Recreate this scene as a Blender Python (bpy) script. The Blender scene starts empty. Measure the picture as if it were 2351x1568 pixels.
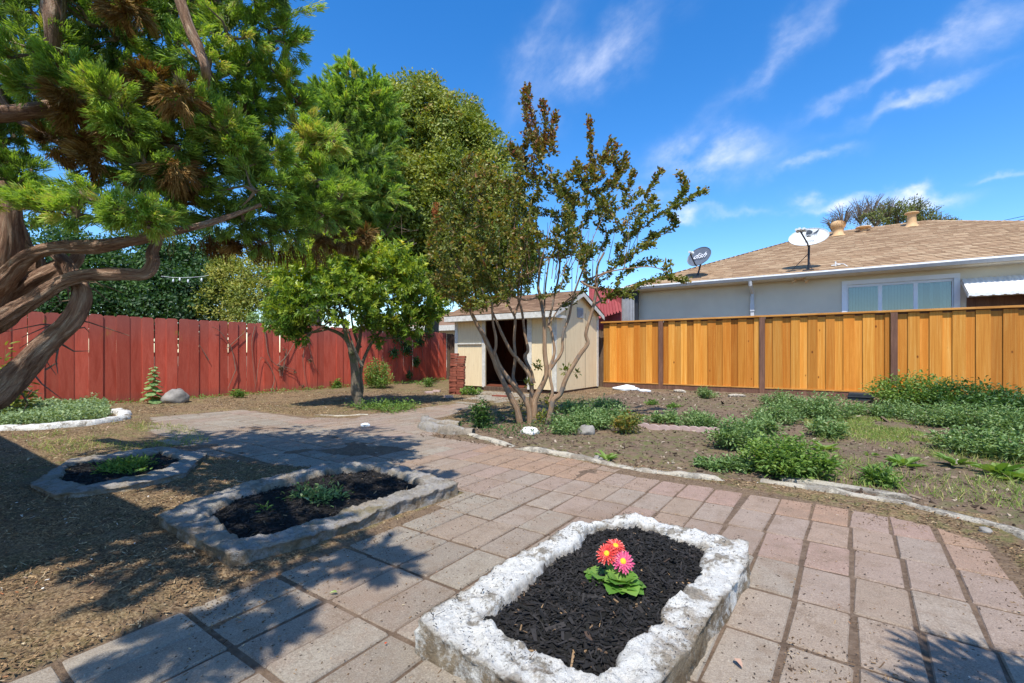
import bpy, math, random
import numpy as np
from mathutils import Vector, Matrix
SC = bpy.context.scene
COL = SC.collection
random.seed(7)
RG = np.random.default_rng(7)

# ------------------------------------------------------------------ camera, sky, sun, exposure
TH = math.radians(34.78); cT, sT = math.cos(TH), math.sin(TH)
CAMH = 1.1; FD = 1076.0
cam = bpy.data.cameras.new('camera'); cam.sensor_width = 36; cam.lens = 16.48
cam.shift_y = 0.01025; cam.clip_end = 600; cam.clip_start = 0.05
camo = bpy.data.objects.new('camera', cam); COL.objects.link(camo)
camo.location = (0, 0, CAMH); camo.rotation_euler = (math.pi/2, 0, TH)
SC.camera = camo
SUN = Vector((0.26, -0.52, 1.0)).normalized()
sl = bpy.data.lights.new('sun', 'SUN'); sl.energy = 4.6; sl.angle = math.radians(0.55); sl.color = (1.0, 0.955, 0.88)
so = bpy.data.objects.new('sun', sl); COL.objects.link(so)
so.rotation_euler = SUN.to_track_quat('Z', 'Y').to_euler(); so.location = (0, 0, 30)
SC.view_settings.view_transform = 'Standard'; SC.view_settings.look = 'None'
SC.view_settings.exposure = 0.4; SC.view_settings.gamma = 1
SC.render.engine = 'CYCLES'

def ray(x, y):
    u = (x-1175.5)/FD; v = -(y-808)/FD
    return Vector((-sT+u*cT, cT+u*sT, v))
def W(x, y, Y):
    r = ray(x, y)*Y
    return np.array((r.x, r.y, r.z+CAMH))
def G(x, y, z=0.0):
    return W(x, y, FD*(CAMH-z)/(y-808))

wd = bpy.data.worlds.new('World'); SC.world = wd; wd.use_nodes = True
nt = wd.node_tree; nt.nodes.clear()
def nd(t, **k):
    n = nt.nodes.new(t)
    for a, b in k.items(): setattr(n, a, b)
    return n
def setin(s, v):
    if isinstance(v, bpy.types.NodeSocket): nt.links.new(v, s)
    else: s.default_value = v
def mth(op, a, b=None, c=None, clamp=False):
    n = nd('ShaderNodeMath', operation=op); n.use_clamp = clamp
    setin(n.inputs[0], a)
    if b is not None: setin(n.inputs[1], b)
    if c is not None: setin(n.inputs[2], c)
    return n.outputs[0]
def vdot(a, b):
    n = nd('ShaderNodeVectorMath', operation='DOT_PRODUCT'); setin(n.inputs[0], a); setin(n.inputs[1], b); return n.outputs['Value']
sky = nd('ShaderNodeTexSky', sky_type='NISHITA'); sky.sun_disc = False
sky.sun_elevation = math.asin(SUN.z); sky.sun_rotation = math.atan2(SUN.x, SUN.y)
sky.air_density = 1.0; sky.dust_density = 0.35; sky.ozone_density = 3.0; sky.altitude = 0
hsv = nd('ShaderNodeHueSaturation'); hsv.inputs['Hue'].default_value = 0.505; hsv.inputs['Saturation'].default_value = 1.36; hsv.inputs['Value'].default_value = 1.5
nt.links.new(sky.outputs[0], hsv.inputs['Color'])
tcn = nd('ShaderNodeTexCoord'); dirv = tcn.outputs['Generated']
nrm = nd('ShaderNodeVectorMath', operation='NORMALIZE'); nt.links.new(dirv, nrm.inputs[0]); dv = nrm.outputs[0]
clouds = [(1370,140,150,48,-38,.55),(1240,120,130,45,-60,.28),(1800,110,190,38,-47,.5),(2070,140,190,24,-30,.65),(2110,225,160,24,-24,.6),
          (2240,70,150,60,-30,.32),(1630,362,120,42,-8,.85),(1845,378,75,16,-14,.7),(2100,468,85,20,0,1.6),(2030,490,60,16,-10,1.0),
          (1840,464,34,14,8,.9),(1938,476,52,15,-10,1.0),(1582,504,30,13,10,.9),(2310,412,70,12,-6,.5),(1740,487,200,12,0,.3),(1500,460,60,25,0,.35)]
tot = None
nz = nd('ShaderNodeTexNoise'); nz.inputs['Scale'].default_value = 9; nz.inputs['Detail'].default_value = 8; nz.inputs['Roughness'].default_value = .62
mp = nd('ShaderNodeMapping'); mp.inputs['Rotation'].default_value = (0.3, .5, .6); mp.inputs['Scale'].default_value = (1, 2.6, 1.4)
nt.links.new(dv, mp.inputs[0]); nt.links.new(mp.outputs[0], nz.inputs['Vector'])
nz2 = nd('ShaderNodeTexNoise'); nz2.inputs['Scale'].default_value = 55; nz2.inputs['Detail'].default_value = 4
nt.links.new(mp.outputs[0], nz2.inputs['Vector'])
warp = nd('ShaderNodeTexNoise'); warp.inputs['Scale'].default_value = 14; warp.inputs['Detail'].default_value = 5
nt.links.new(dv, warp.inputs['Vector'])
wm = nd('ShaderNodeVectorMath', operation='MULTIPLY_ADD'); nt.links.new(warp.outputs['Color'], wm.inputs[0])
wm.inputs[1].default_value = (.11, .11, .11); nt.links.new(dv, wm.inputs[2]); 
wm2 = nd('ShaderNodeVectorMath', operation='ADD'); nt.links.new(wm.outputs[0], wm2.inputs[0]); wm2.inputs[1].default_value = (-.055, -.055, -.055)
dw = wm2.outputs[0]
for (x, y, s1, s2, ang, amp) in clouds:
    d0 = ray(x, y).normalized()
    an = math.radians(ang)
    e1 = (ray(x+20*math.cos(an), y+20*math.sin(an)).normalized()-d0); L = e1.length/20; e1.normalize()
    e2 = d0.cross(e1).normalized()
    q1 = vdot(dw, tuple(e1)); q1 = mth('SUBTRACT', q1, d0.dot(e1)); q1 = mth('DIVIDE', q1, s1*L)
    q2 = vdot(dw, tuple(e2)); q2 = mth('SUBTRACT', q2, d0.dot(e2)); q2 = mth('DIVIDE', q2, s2*L)
    q = mth('ADD', mth('MULTIPLY', q1, q1), mth('MULTIPLY', q2, q2))
    g = mth('MULTIPLY', mth('POWER', 2.718, mth('MULTIPLY', q, -1.0)), amp)
    front = mth('GREATER_THAN', vdot(dv, tuple(d0)), 0.3)
    g = mth('MULTIPLY', mth('MULTIPLY', g, front), .8)
    tot = g if tot is None else mth('ADD', tot, g)
n1 = mth('MULTIPLY_ADD', nz.outputs['Fac'], 2.6, -0.75)
n2 = mth('MULTIPLY_ADD', nz2.outputs['Fac'], 0.7, 0.65)
cm = mth('MULTIPLY', mth('MULTIPLY', tot, mth('MAXIMUM', n1, 0.08)), n2, clamp=True)
cm = mth('MINIMUM', cm, 0.9)
mx = nd('ShaderNodeMix', data_type='RGBA'); nt.links.new(cm, mx.inputs[0]); nt.links.new(hsv.outputs[0], mx.inputs[6]); mx.inputs[7].default_value = (6.6, 6.9, 7.8, 1)
bg = nd('ShaderNodeBackground'); bg.inputs['Strength'].default_value = 0.13
nt.links.new(mx.outputs[2], bg.inputs['Color'])
wo = nd('ShaderNodeOutputWorld'); nt.links.new(bg.outputs[0], wo.inputs['Surface'])

# ------------------------------------------------------------------ noise in numpy
def _h(ix, iy, iz, s):
    n = (ix.astype(np.int64)*374761393 + iy.astype(np.int64)*668265263 + iz.astype(np.int64)*2147483647 + s*1274126177) & 0xffffffff
    n = ((n ^ (n >> 13))*1274126177) & 0xffffffff
    n = (n ^ (n >> 16)) & 0xffff
    return n/65535.0
def vnoise(P, s=0):
    P = np.asarray(P, float)
    if P.shape[1] == 2: P = np.c_[P, np.zeros(len(P))]
    I = np.floor(P).astype(np.int64); f = P-I; f = f*f*(3-2*f); r = 0
    for dx in (0, 1):
        wx = f[:, 0] if dx else 1-f[:, 0]
        for dy in (0, 1):
            wy = f[:, 1] if dy else 1-f[:, 1]
            for dz in (0, 1):
                wz = f[:, 2] if dz else 1-f[:, 2]
                r = r+wx*wy*wz*_h(I[:, 0]+dx, I[:, 1]+dy, I[:, 2]+dz, s)
    return r
def fbm(P, s=0, o=4):
    P = np.asarray(P, float); r = 0; a = .5; t = 0
    for k in range(o):
        r = r+a*vnoise(P*2**k+17.3*k, s+k); t += a; a *= .5
    return r/t-.5

# ------------------------------------------------------------------ mesh builder
class MB:
    def __init__(s): s.V = []; s.F = []; s.n = 0; s.R = []; s.T = []; s.C = []
    def add(s, V, F, rnd=.5, tint=0., tc=None):
        V = np.asarray(V, float).reshape(-1, 3); n = len(V)
        if isinstance(F, list) and F and not np.isscalar(F[0]) and len({len(f) for f in F}) > 1:
            by = {}
            for f in F: by.setdefault(len(f), []).append(f)
            for k, v in by.items(): s.F.append(np.array(v, int)+s.n)
        else: s.F.append(np.asarray(F, int)+s.n)
        s.V.append(V); s.R.append(np.broadcast_to(np.asarray(rnd, float), (n,))); s.T.append(np.broadcast_to(np.asarray(tint, float), (n,)))
        s.C.append(V if tc is None else np.asarray(tc, float)); s.n += n
        return s
    def box(s, x0, x1, y0, y1, z0, z1, rnd=.5, tint=0., bev=0.0, M=None):
        if bev <= 0:
            V = np.array([(x, y, z) for z in (z0, z1) for y in (y0, y1) for x in (x0, x1)], float)
            F = [(0,2,3,1), (4,5,7,6), (0,1,5,4), (2,6,7,3), (0,4,6,2), (1,3,7,5)]
        else:
            b = bev; V = []
            for z, i in ((z0, b), (z0+b, 0), (z1-b, 0), (z1, b)):
                V += [(x0+i, y0+i, z), (x1-i, y0+i, z), (x1-i, y1-i, z), (x0+i, y1-i, z)]
            V = np.array(V, float); F = [(3,2,1,0), (12,13,14,15)]
            for k in range(3):
                for j in range(4): F.append((k*4+j, k*4+(j+1) % 4, k*4+4+(j+1) % 4, k*4+4+j))
        if M is not None: V = V@M[:3, :3].T+M[:3, 3]
        return s.add(V, F, rnd, tint)
    def tube(s, P, R, n=10, rnd=.5, tint=0., rough=0., cap=True, seed=0, sub=1):
        P = np.asarray(P, float); R = np.broadcast_to(np.asarray(R, float), (len(P),)).copy()
        if sub > 1 and len(P) > 2:
            P, R = smooth_path(P, R, sub)
        T = np.gradient(P, axis=0); T /= np.linalg.norm(T, axis=1)[:, None]+1e-9
        up = np.array((0.13, 0.21, 1.)) if abs(T[0][2]) < .9 else np.array((1., .1, 0))
        A = np.cross(T[0], up); A /= np.linalg.norm(A); rings = []; tc = []
        al = np.r_[0, np.cumsum(np.linalg.norm(np.diff(P, axis=0), axis=1))]
        th = np.arange(n)*2*math.pi/n
        for i in range(len(P)):
            A = A-T[i]*A.dot(T[i]); A /= np.linalg.norm(A)+1e-9; B = np.cross(T[i], A)
            rr = np.full(n, R[i])
            if rough > 0:
                q = np.c_[np.cos(th)*3, np.sin(th)*3, np.full(n, al[i]/max(R.max(), .01)*.35)]
                rr = rr*(1+rough*2*fbm(q+seed*7.7, 3, 3)+rough*.9*fbm(np.c_[np.cos(th)*7, np.sin(th)*7, np.full(n, al[i]/max(R.max(), .01)*.25)]+seed, 9, 2))
            rings.append(P[i]+np.outer(rr*np.cos(th), A)+np.outer(rr*np.sin(th), B))
            tc.append(np.c_[np.cos(th)*R[i], np.sin(th)*R[i], np.full(n, al[i])])
        V = np.concatenate(rings); i = np.arange(len(P)-1)[:, None]*n; j = np.arange(n)[None]; k = (j+1) % n
        F = np.stack([i+j, i+k, i+n+k, i+n+j], -1).reshape(-1, 4)
        s.add(V, F, rnd, tint, np.concatenate(tc))
        if cap and n > 3:
            s.add(np.r_[rings[0], [P[0]]], [(n, (q+1) % n, q) for q in range(n)], rnd, tint)
            s.add(np.r_[rings[-1], [P[-1]]], [(n, q, (q+1) % n) for q in range(n)], rnd, tint)
        return s
    def lathe(s, prof, n=24, M=None, rnd=.5, tint=0., sx=1, sy=1):
        th = np.arange(n)*2*math.pi/n
        V = np.concatenate([np.c_[np.cos(th)*r*sx, np.sin(th)*r*sy, np.full(n, z)] for r, z in prof])
        if M is not None: V = V@M[:3, :3].T+M[:3, 3]
        m = len(prof); i = np.arange(m-1)[:, None]*n; j = np.arange(n)[None]; k = (j+1) % n
        F = np.stack([i+j, i+k, i+n+k, i+n+j], -1).reshape(-1, 4)
        return s.add(V, F, rnd, tint)
    def prism(s, poly, z0, z1, rnd=.5, tint=0.):
        n = len(poly); V = [(x, y, z0) for x, y in poly]+[(x, y, z1) for x, y in poly]
        F = [tuple(range(n))[::-1], tuple(range(n, 2*n))]+[(i, (i+1) % n, n+(i+1) % n, n+i) for i in range(n)]
        return s.add(V, F, rnd, tint)
    def build(s, name, m, parent=None, smooth=False, loc=None):
        me = bpy.data.meshes.new(name); V = np.concatenate(s.V)
        if loc is None: loc = (0, 0, 0)
        off = np.array(loc, float)
        if parent is not None:
            off = np.zeros(3); q_ = parent
            while q_ is not None: off = off+np.array(q_.location, float); q_ = q_.parent
        V = V-off
        me.vertices.add(len(V)); me.vertices.foreach_set('co', V.ravel())
        idx = np.concatenate([f.ravel() for f in s.F]); tot = np.concatenate([np.full(len(f), f.shape[1]) for f in s.F])
        st = np.r_[0, np.cumsum(tot)[:-1]]
        me.loops.add(len(idx)); me.loops.foreach_set('vertex_index', idx.astype(np.int32))
        me.polygons.add(len(tot)); me.polygons.foreach_set('loop_start', st.astype(np.int32)); me.polygons.foreach_set('loop_total', tot.astype(np.int32))
        me.polygons.foreach_set('use_smooth', np.full(len(tot), bool(smooth)))
        a = me.attributes.new('rnd', 'FLOAT', 'POINT'); a.data.foreach_set('value', np.concatenate(s.R).astype(np.float32))
        a = me.attributes.new('tint', 'FLOAT', 'POINT'); a.data.foreach_set('value', np.concatenate(s.T).astype(np.float32))
        a = me.attributes.new('tc', 'FLOAT_VECTOR', 'POINT'); a.data.foreach_set('vector', np.concatenate(s.C).astype(np.float32).ravel())
        me.update(calc_edges=True); me.materials.append(m)
        o = bpy.data.objects.new(name, me); COL.objects.link(o)
        if parent is None: o.location = tuple(off)
        else: o.parent = parent
        return o

def smooth_path(P, R, sub):
    n = len(P); t = np.arange(n); tt = np.linspace(0, n-1, (n-1)*sub+1); out = []
    Pp = np.r_[[2*P[0]-P[1]], P, [2*P[-1]-P[-2]]]
    for x in tt:
        i = min(int(x), n-2); f = x-i; p0, p1, p2, p3 = Pp[i], Pp[i+1], Pp[i+2], Pp[i+3]
        out.append(.5*((2*p1)+(-p0+p2)*f+(2*p0-5*p1+4*p2-p3)*f*f+(-p0+3*p1-3*p2+p3)*f**3))
    return np.array(out), np.interp(tt, t, R)

def tag(o, label=None, cat=None, group=None, kind=None):
    if label: o['label'] = label
    if cat: o['category'] = cat
    if group: o['group'] = group
    if kind: o['kind'] = kind
    return o
def empty(name, loc, label, cat, group=None, rz=0):
    o = bpy.data.objects.new(name, None); COL.objects.link(o); o.location = tuple(float(v) for v in loc); o.rotation_euler.z = rz
    o.empty_display_size = .2
    return tag(o, label, cat, group)

# ------------------------------------------------------------------ materials
def srgb(h):
    v = [int(h[i:i+2], 16)/255 for i in (0, 2, 4)]
    return tuple((x/12.92 if x <= .04045 else ((x+.055)/1.055)**2.4) for x in v)+(1,)
class MT:
    def __init__(s, name, rough=.8, spec=.3):
        global nt
        s.m = bpy.data.materials.new(name); s.m.use_nodes = True; nt = s.m.node_tree; s.nt = nt
        s.b = nt.nodes['Principled BSDF']; s.b.inputs['Roughness'].default_value = rough; s.b.inputs['Specular IOR Level'].default_value = spec
        s.out = nt.nodes['Material Output']
    def tc(s, kind='Object', scale=(1, 1, 1)):
        if kind == 'tc': n = nd('ShaderNodeAttribute', attribute_name='tc'); o = n.outputs['Vector']
        else: o = nd('ShaderNodeTexCoord').outputs[kind]
        m = nd('ShaderNodeMapping'); m.inputs['Scale'].default_value = scale; nt.links.new(o, m.inputs[0]); return m.outputs[0]
    def noise(s, scale, detail=5, rough=.6, co=None, dist=0):
        n = nd('ShaderNodeTexNoise'); n.inputs['Scale'].default_value = scale; n.inputs['Detail'].default_value = detail; n.inputs['Roughness'].default_value = rough
        n.inputs['Distortion'].default_value = dist
        nt.links.new(co if co is not None else s.tc(), n.inputs['Vector']); return n.outputs['Fac']
    def voro(s, scale, co=None, feat='F1', out='Distance', rnd=1):
        n = nd('ShaderNodeTexVoronoi', feature=feat); n.inputs['Scale'].default_value = scale; n.inputs['Randomness'].default_value = rnd
        nt.links.new(co if co is not None else s.tc(), n.inputs['Vector']); return n.outputs[out]
    def attr(s, a): return nd('ShaderNodeAttribute', attribute_name=a).outputs['Fac']
    def ramp(s, f, stops, interp='LINEAR'):
        n = nd('ShaderNodeValToRGB'); n.color_ramp.interpolation = interp; e = n.color_ramp.elements
        while len(e) < len(stops): e.new(.5)
        for i, (p, c) in enumerate(stops):
            e[i].position = p; e[i].color = srgb(c) if isinstance(c, str) else (c if isinstance(c, tuple) else (c, c, c, 1))
        setin(n.inputs[0], f); return n.outputs['Color']
    def mix(s, f, a, b, mode='MIX'):
        n = nd('ShaderNodeMix', data_type='RGBA', blend_type=mode)
        for i, v in ((0, f), (6, a), (7, b)):
            if isinstance(v, str): v = srgb(v)
            setin(n.inputs[i], v)
        return n.outputs[2]
    def bump(s, h, st=.5, dist=.02):
        n = nd('ShaderNodeBump'); n.inputs['Strength'].default_value = st; n.inputs['Distance'].default_value = dist
        setin(n.inputs['Height'], h)
        if s.b.inputs['Normal'].is_linked: nt.links.new(s.b.inputs['Normal'].links[0].from_socket, n.inputs['Normal'])
        nt.links.new(n.outputs[0], s.b.inputs['Normal']); return s
    def base(s, c): setin(s.b.inputs['Base Color'], srgb(c) if isinstance(c, str) else c); return s
    def transl(s, c, f):
        t = nd('ShaderNodeBsdfTranslucent'); setin(t.inputs['Color'], c)
        m = nd('ShaderNodeMixShader'); m.inputs[0].default_value = f
        nt.links.new(s.b.outputs[0], m.inputs[1]); nt.links.new(t.outputs[0], m.inputs[2]); nt.links.new(m.outputs[0], s.out.inputs['Surface']); return s

def simple(name, c1, c2, scale=6, rough=.8, bump=.3, spec=.3, detail=6, stretch=(1, 1, 1), rv=.3, dist=.01, co='Object'):
    t = MT(name, rough, spec); c = t.tc(co, stretch); n = t.noise(scale, detail, .65, c)
    col = t.ramp(n, [(.3, c1), (.7, c2)])
    if rv: col = t.mix(1., col, t.ramp(t.attr('rnd'), [(0, 1-rv), (1, 1.0)]), 'MULTIPLY')
    t.base(col)
    if bump: t.bump(n, bump, dist)
    return t.m
def leafmat(name, stops, tipstops=None, rough=.5, spec=.4, tr=.35, trc=1.5):
    t = MT(name, rough, spec); col = t.ramp(t.attr('rnd'), stops)
    if tipstops: col = t.mix(t.attr('tint'), col, t.ramp(t.attr('rnd'), tipstops))
    t.base(col)
    l = t.mix(1., col, (trc*1.05, trc, trc*.35, 1), 'MULTIPLY')
    return t.transl(l, tr).m

mats = {}
def dirt_overlay(t, col, s1=1.1, thr=(.5, .62), amount=.85, c='6b5644'):
    n = t.noise(s1, 9, .72); f = t.ramp(n, [(thr[0], 0.), (thr[1], amount)])
    return t.mix(f, col, c), f
# ground
t = MT('ground_soil', .95, .1); lit = t.attr('tint'); gr = t.attr('rnd')
fine = t.noise(60, 6, .7); mid = t.noise(5, 6, .65); co = t.tc('Object', (1, 1.6, 1)); vo = t.voro(85, co); vc = t.voro(85, co, out='Color')
soil = t.ramp(t.noise(22, 9, .75), [(.25, '3a3028'), (.5, '6a594b'), (.75, '92806e')])
soil = t.mix(t.ramp(mid, [(.35, 0.), (.7, .55)]), soil, '85705c')
sep = nd('ShaderNodeSeparateColor'); nt.links.new(vc, sep.inputs[0])
litc = t.ramp(sep.outputs[0], [(0, '57452f'), (.3, '8a7050'), (.6, 'b0916a'), (.85, 'c2a880'), (1, '7c6753')])
litc = t.mix(t.ramp(t.noise(2.3, 8, .7), [(.35, 0.), (.7, .8)]), litc, soil)
litc = t.mix(t.ramp(fine, [(.3, .55), (.7, 0.)]), litc, '3d2f22')
col = t.mix(lit, soil, litc)
col = t.mix(t.ramp(t.noise(9, 6, .7), [(.45, 0.), (.6, .7)]), col, t.mix(gr, col, '5b6b33'))
t.base(col); t.bump(t.noise(34, 8, .75), .8, .02).bump(fine, .6, .008); mats['ground'] = t.m
# pavers
t = MT('paver', .9, .15); r = t.attr('rnd'); pk = t.attr('tint'); f = t.noise(90, 5, .75); m1 = t.noise(3.2, 6, .6); m3 = t.noise(8, 6, .65)
c0 = t.ramp(r, [(0, '918677'), (.35, '9c9282'), (.7, 'a69b8a'), (1, '988978')])
c1 = t.ramp(r, [(0, 'b08b7a'), (.4, 'aa8c7d'), (.7, 'a38777'), (1, 'b08a6c')])
col = t.mix(pk, c0, c1)
col = t.mix(t.ramp(f, [(.3, .45), (.65, 0.)]), col, '5a5045')
col = t.mix(t.ramp(t.noise(45, 3, .6), [(.66, 0.), (.74, .5)]), col, 'c2b9a8')
col = t.mix(t.ramp(t.noise(38, 5, .8), [(.3, .6), (.4, 0.)]), col, '4b4138')
col = t.mix(t.ramp(m3, [(.48, 0.), (.72, .3)]), col, '6e6054')
col, df = dirt_overlay(t, col, 1.25, (.49, .64), .75, '8a7462')
col, df2 = dirt_overlay(t, col, 7, (.5, .68), .6, '77634f')
g9 = t.noise(170, 3, .8); col = t.mix(t.ramp(g9, [(.34, .5), (.48, 0.)]), col, '564b40'); col = t.mix(t.ramp(g9, [(.56, 0.), (.7, .5)]), col, 'bfb5a4')
col = t.mix(t.ramp(t.voro(18), [(.06, .85), (.1, 0.)]), col, '3a3027')
t.base(col); t.bump(g9, .7, .004).bump(f, .55, .004).bump(m3, .3, .01); mats['paver'] = t.m
# white chipped concrete
def concrete(name, white, amt, c1='8a8478', c2='b3ab9c'):
    t = MT(name, .93, .15); n = t.noise(7, 9, .72); g = t.noise(38, 6, .7)
    col = t.ramp(g, [(.3, c1), (.7, c2)])
    col = t.mix(t.ramp(t.noise(4, 7, .7), [(.45, 0.), (.65, .7)]), col, '6d5e4c')
    wf = t.ramp(n, [(amt, 1.), (amt+.05, 0.)])
    col = t.mix(wf, col, white)
    col = t.mix(t.ramp(t.noise(75, 4, .7), [(.6, 0.), (.66, .75)]), col, '4a4135')
    col = t.mix(t.ramp(t.noise(3.3, 8, .75), [(.55, 0.), (.62, .75)]), col, 'a39684')
    col = t.mix(t.ramp(t.noise(2.7, 5, .6), [(.64, 0.), (.7, .6)]), col, '7a6a35')
    col = t.mix(t.ramp(t.noise(30, 8, .8), [(.33, .8), (.4, 0.)]), col, '5d5347')
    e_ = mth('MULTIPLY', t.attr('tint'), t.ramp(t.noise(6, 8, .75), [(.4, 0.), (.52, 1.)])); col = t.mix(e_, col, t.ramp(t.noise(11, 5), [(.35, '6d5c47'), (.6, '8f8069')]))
    t.base(col); t.bump(g, .9, .02).bump(t.noise(16, 8, .75), .8, .03); return t.m
mats['white_conc'] = concrete('painted_concrete', 'dedbd2', .53)
mats['grey_conc'] = concrete('bare_concrete', 'a09a92', .47)
mats['curb'] = concrete('broken_concrete', 'c4baa6', .5)
mats['path_conc'] = simple('path_concrete', '8f8574', 'a89e8c', 3, .9, .4, rv=.15)
# wood
def wood(name, c1, c2, c3, sc=2.2, rough=.65, rv=.25, axis=(9, 9, 1), spec=.25, knots=None):
    t = MT(name, rough, spec); r = t.attr('rnd')
    a = nd('ShaderNodeAttribute', attribute_name='tc'); cmb = nd('ShaderNodeCombineXYZ')
    for i in range(3): setin(cmb.inputs[i], mth('MULTIPLY', r, (37., 11., 23.)[i]))
    ad = nd('ShaderNodeVectorMath', operation='ADD'); nt.links.new(a.outputs['Vector'], ad.inputs[0]); nt.links.new(cmb.outputs[0], ad.inputs[1])
    mm = nd('ShaderNodeMapping'); mm.inputs['Scale'].default_value = axis; nt.links.new(ad.outputs[0], mm.inputs[0]); co = mm.outputs[0]
    n = t.noise(sc, 7, .6, co, 1.2); fi = t.noise(sc*9, 4, .6, co)
    col = t.ramp(n, [(.28, c1), (.5, c2), (.72, c3)])
    col = t.mix(t.ramp(fi, [(.4, .35), (.6, 0.)]), col, c1)
    if knots:
        mk = nd('ShaderNodeMapping'); mk.inputs['Scale'].default_value = (1, 1, .55); nt.links.new(ad.outputs[0], mk.inputs[0])
        v = t.voro(3.6, mk.outputs[0]); col = t.mix(t.ramp(v, [(.035, .9), (.08, 0.)]), col, knots)
    col = t.mix(1., col, t.ramp(r, [(0, 1-rv), (1, 1.0)]), 'MULTIPLY')
    t.base(col); t.bump(fi, .3, .004).bump(n, .2, .006); return t
mats['cedar'] = wood('stained_cedar', 'cc8228', 'e8a244', 'f2bc66', 1.0, .6, .4, (20, 20, .45), knots='6b3308').m
t_ = mats['cedar']; nt = t_.node_tree; bc = nt.nodes['Principled BSDF'].inputs['Base Color']; src = bc.links[0].from_socket
wn_ = nd('ShaderNodeTexWhiteNoise', noise_dimensions='1D'); nt.links.new(nd('ShaderNodeAttribute', attribute_name='rnd').outputs['Fac'], wn_.inputs['W'])
rp_ = nd('ShaderNodeValToRGB'); nt.links.new(wn_.outputs['Value'], rp_.inputs[0]); e_ = rp_.color_ramp.elements; e_.new(.5)
for q_, (p_, c_) in zip(e_, ((0, (.78, .58, .36, 1)), (.5, (1, .93, .85, 1)), (1, (1, 1, 1, 1)))): q_.position = p_; q_.color = c_
mm_ = nd('ShaderNodeMix', data_type='RGBA', blend_type='MULTIPLY'); mm_.inputs[0].default_value = 1; nt.links.new(src, mm_.inputs[6]); nt.links.new(rp_.outputs[0], mm_.inputs[7]); nt.links.new(mm_.outputs[2], bc)
for n_ in mats['cedar'].node_tree.nodes:
    if n_.type == 'BUMP': n_.inputs['Strength'].default_value = .12; n_.inputs['Distance'].default_value = .002
mats['cedar_trim'] = wood('cedar_trim', 'a96e2c', 'c98d45', 'd9a45c', 1.3, .5, .2, (1, 6, 6)).m
mats['post'] = wood('dark_treated_post', '5e4234', '785645', '8f6a55', 1.5, .7, .2).m
t = wood('red_fence_paint', 'b84a34', 'cf5f48', 'd66c54', 1.6, .75, .36, (5, 5, .7)); 
zz = nd('ShaderNodeSeparateXYZ'); nt.links.new(t.tc(), zz.inputs[0])
base = t.b.inputs['Base Color'].links[0].from_socket
hi = mth('MULTIPLY_ADD', zz.outputs[2], 1.25, -1.55, clamp=True)
col = t.mix(mth('MULTIPLY', hi, .45), base, '8a6860')
lich = t.ramp(t.noise(2.2, 6, .7, t.tc('Object', (1, 1.6, .5))), [(.61, 0.), (.66, 1.)])
col = t.mix(mth('MULTIPLY', mth('MULTIPLY_ADD', zz.outputs[2], 2.2, -2.9, clamp=True), lich), col, 'a8842a')
lo = mth('MULTIPLY_ADD', zz.outputs[2], -4., 1.0, clamp=True)
col = t.mix(mth('MULTIPLY', lo, .5), col, '6e5145')
t.base(col); mats['red'] = t.m
mats['old_wood'] = wood('weathered_wood', '4a3b30', '6a5645', '82705c', 1.5, .85, .3).m
mats['end_grain'] = simple('grey_wood_top', '77706a', '8f857c', 8, .9, .3)
# shed
t = MT('shed_siding', .8, .25); zz = t.tc('Object', (14, 14, 1.2)); n = t.noise(1.6, 7, .7, zz)
col = t.ramp(n, [(.3, 'd8c096'), (.6, 'e6d1a8'), (.8, 'ecdcb8')])
col = t.mix(t.ramp(t.noise(26, 5, .7, t.tc('Object', (1, 1, .25))), [(.63, 0.), (.7, .7)]), col, '8f7350')
t.base(col); t.bump(n, .3, .006); mats['siding'] = t.m
mats['white_trim'] = simple('peeling_white_trim', 'b9b3a4', 'e2ded2', 9, .75, .4, rv=.1)
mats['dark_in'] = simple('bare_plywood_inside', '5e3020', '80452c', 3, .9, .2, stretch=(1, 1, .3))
mats['shingle_brown'] = None
def shingle(name, a, b, c):
    t = MT(name, .95, .1); r = t.attr('rnd'); col = t.ramp(r, [(0, a), (.5, b), (1, c)])
    col = t.mix(t.attr('tint'), col, '7d664f'); g = t.noise(120, 3, .7); col = t.mix(t.ramp(g, [(.35, .4), (.65, 0.)]), col, '54402f')  # tint: darker butt-edge pigment, also painting in the shadow line between courses
    col = t.mix(t.ramp(t.noise(.8, 5), [(.4, 0.), (.75, .3)]), col, '8a6b50')
    t.base(col); t.bump(g, .4, .004); return t.m
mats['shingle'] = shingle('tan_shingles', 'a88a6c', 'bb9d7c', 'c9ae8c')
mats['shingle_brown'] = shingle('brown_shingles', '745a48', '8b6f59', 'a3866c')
t = MT('stucco', .92, .15); g = t.noise(60, 6, .7)
col = t.ramp(t.noise(1.1, 6, .6), [(.3, 'cbc1ae'), (.7, 'd8cfba')]); col = t.mix(t.ramp(t.noise(9, 6, .7), [(.66, 0.), (.7, .5)]), col, '7f7c74')
t.base(col); t.bump(g, .5, .008); mats['stucco'] = t.m
mats['gutter'] = simple('gutter_metal', 'b9bbbd', 'd0d0ce', 3, .5, .1, rv=.1)
mats['white_vinyl'] = simple('white_vinyl', 'd6dade', 'e4e6e8', 3, .45, .05, rv=.05)
t = MT('glass', .03, .5); gl = nd('ShaderNodeBsdfGlossy'); gl.inputs['Roughness'].default_value = .02; gl.inputs['Color'].default_value = (.8, .85, .88, 1)
tr = nd('ShaderNodeBsdfTransparent'); tr.inputs['Color'].default_value = (.6, .66, .66, 1); lw = nd('ShaderNodeFresnel'); lw.inputs[0].default_value = 1.7
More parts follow.
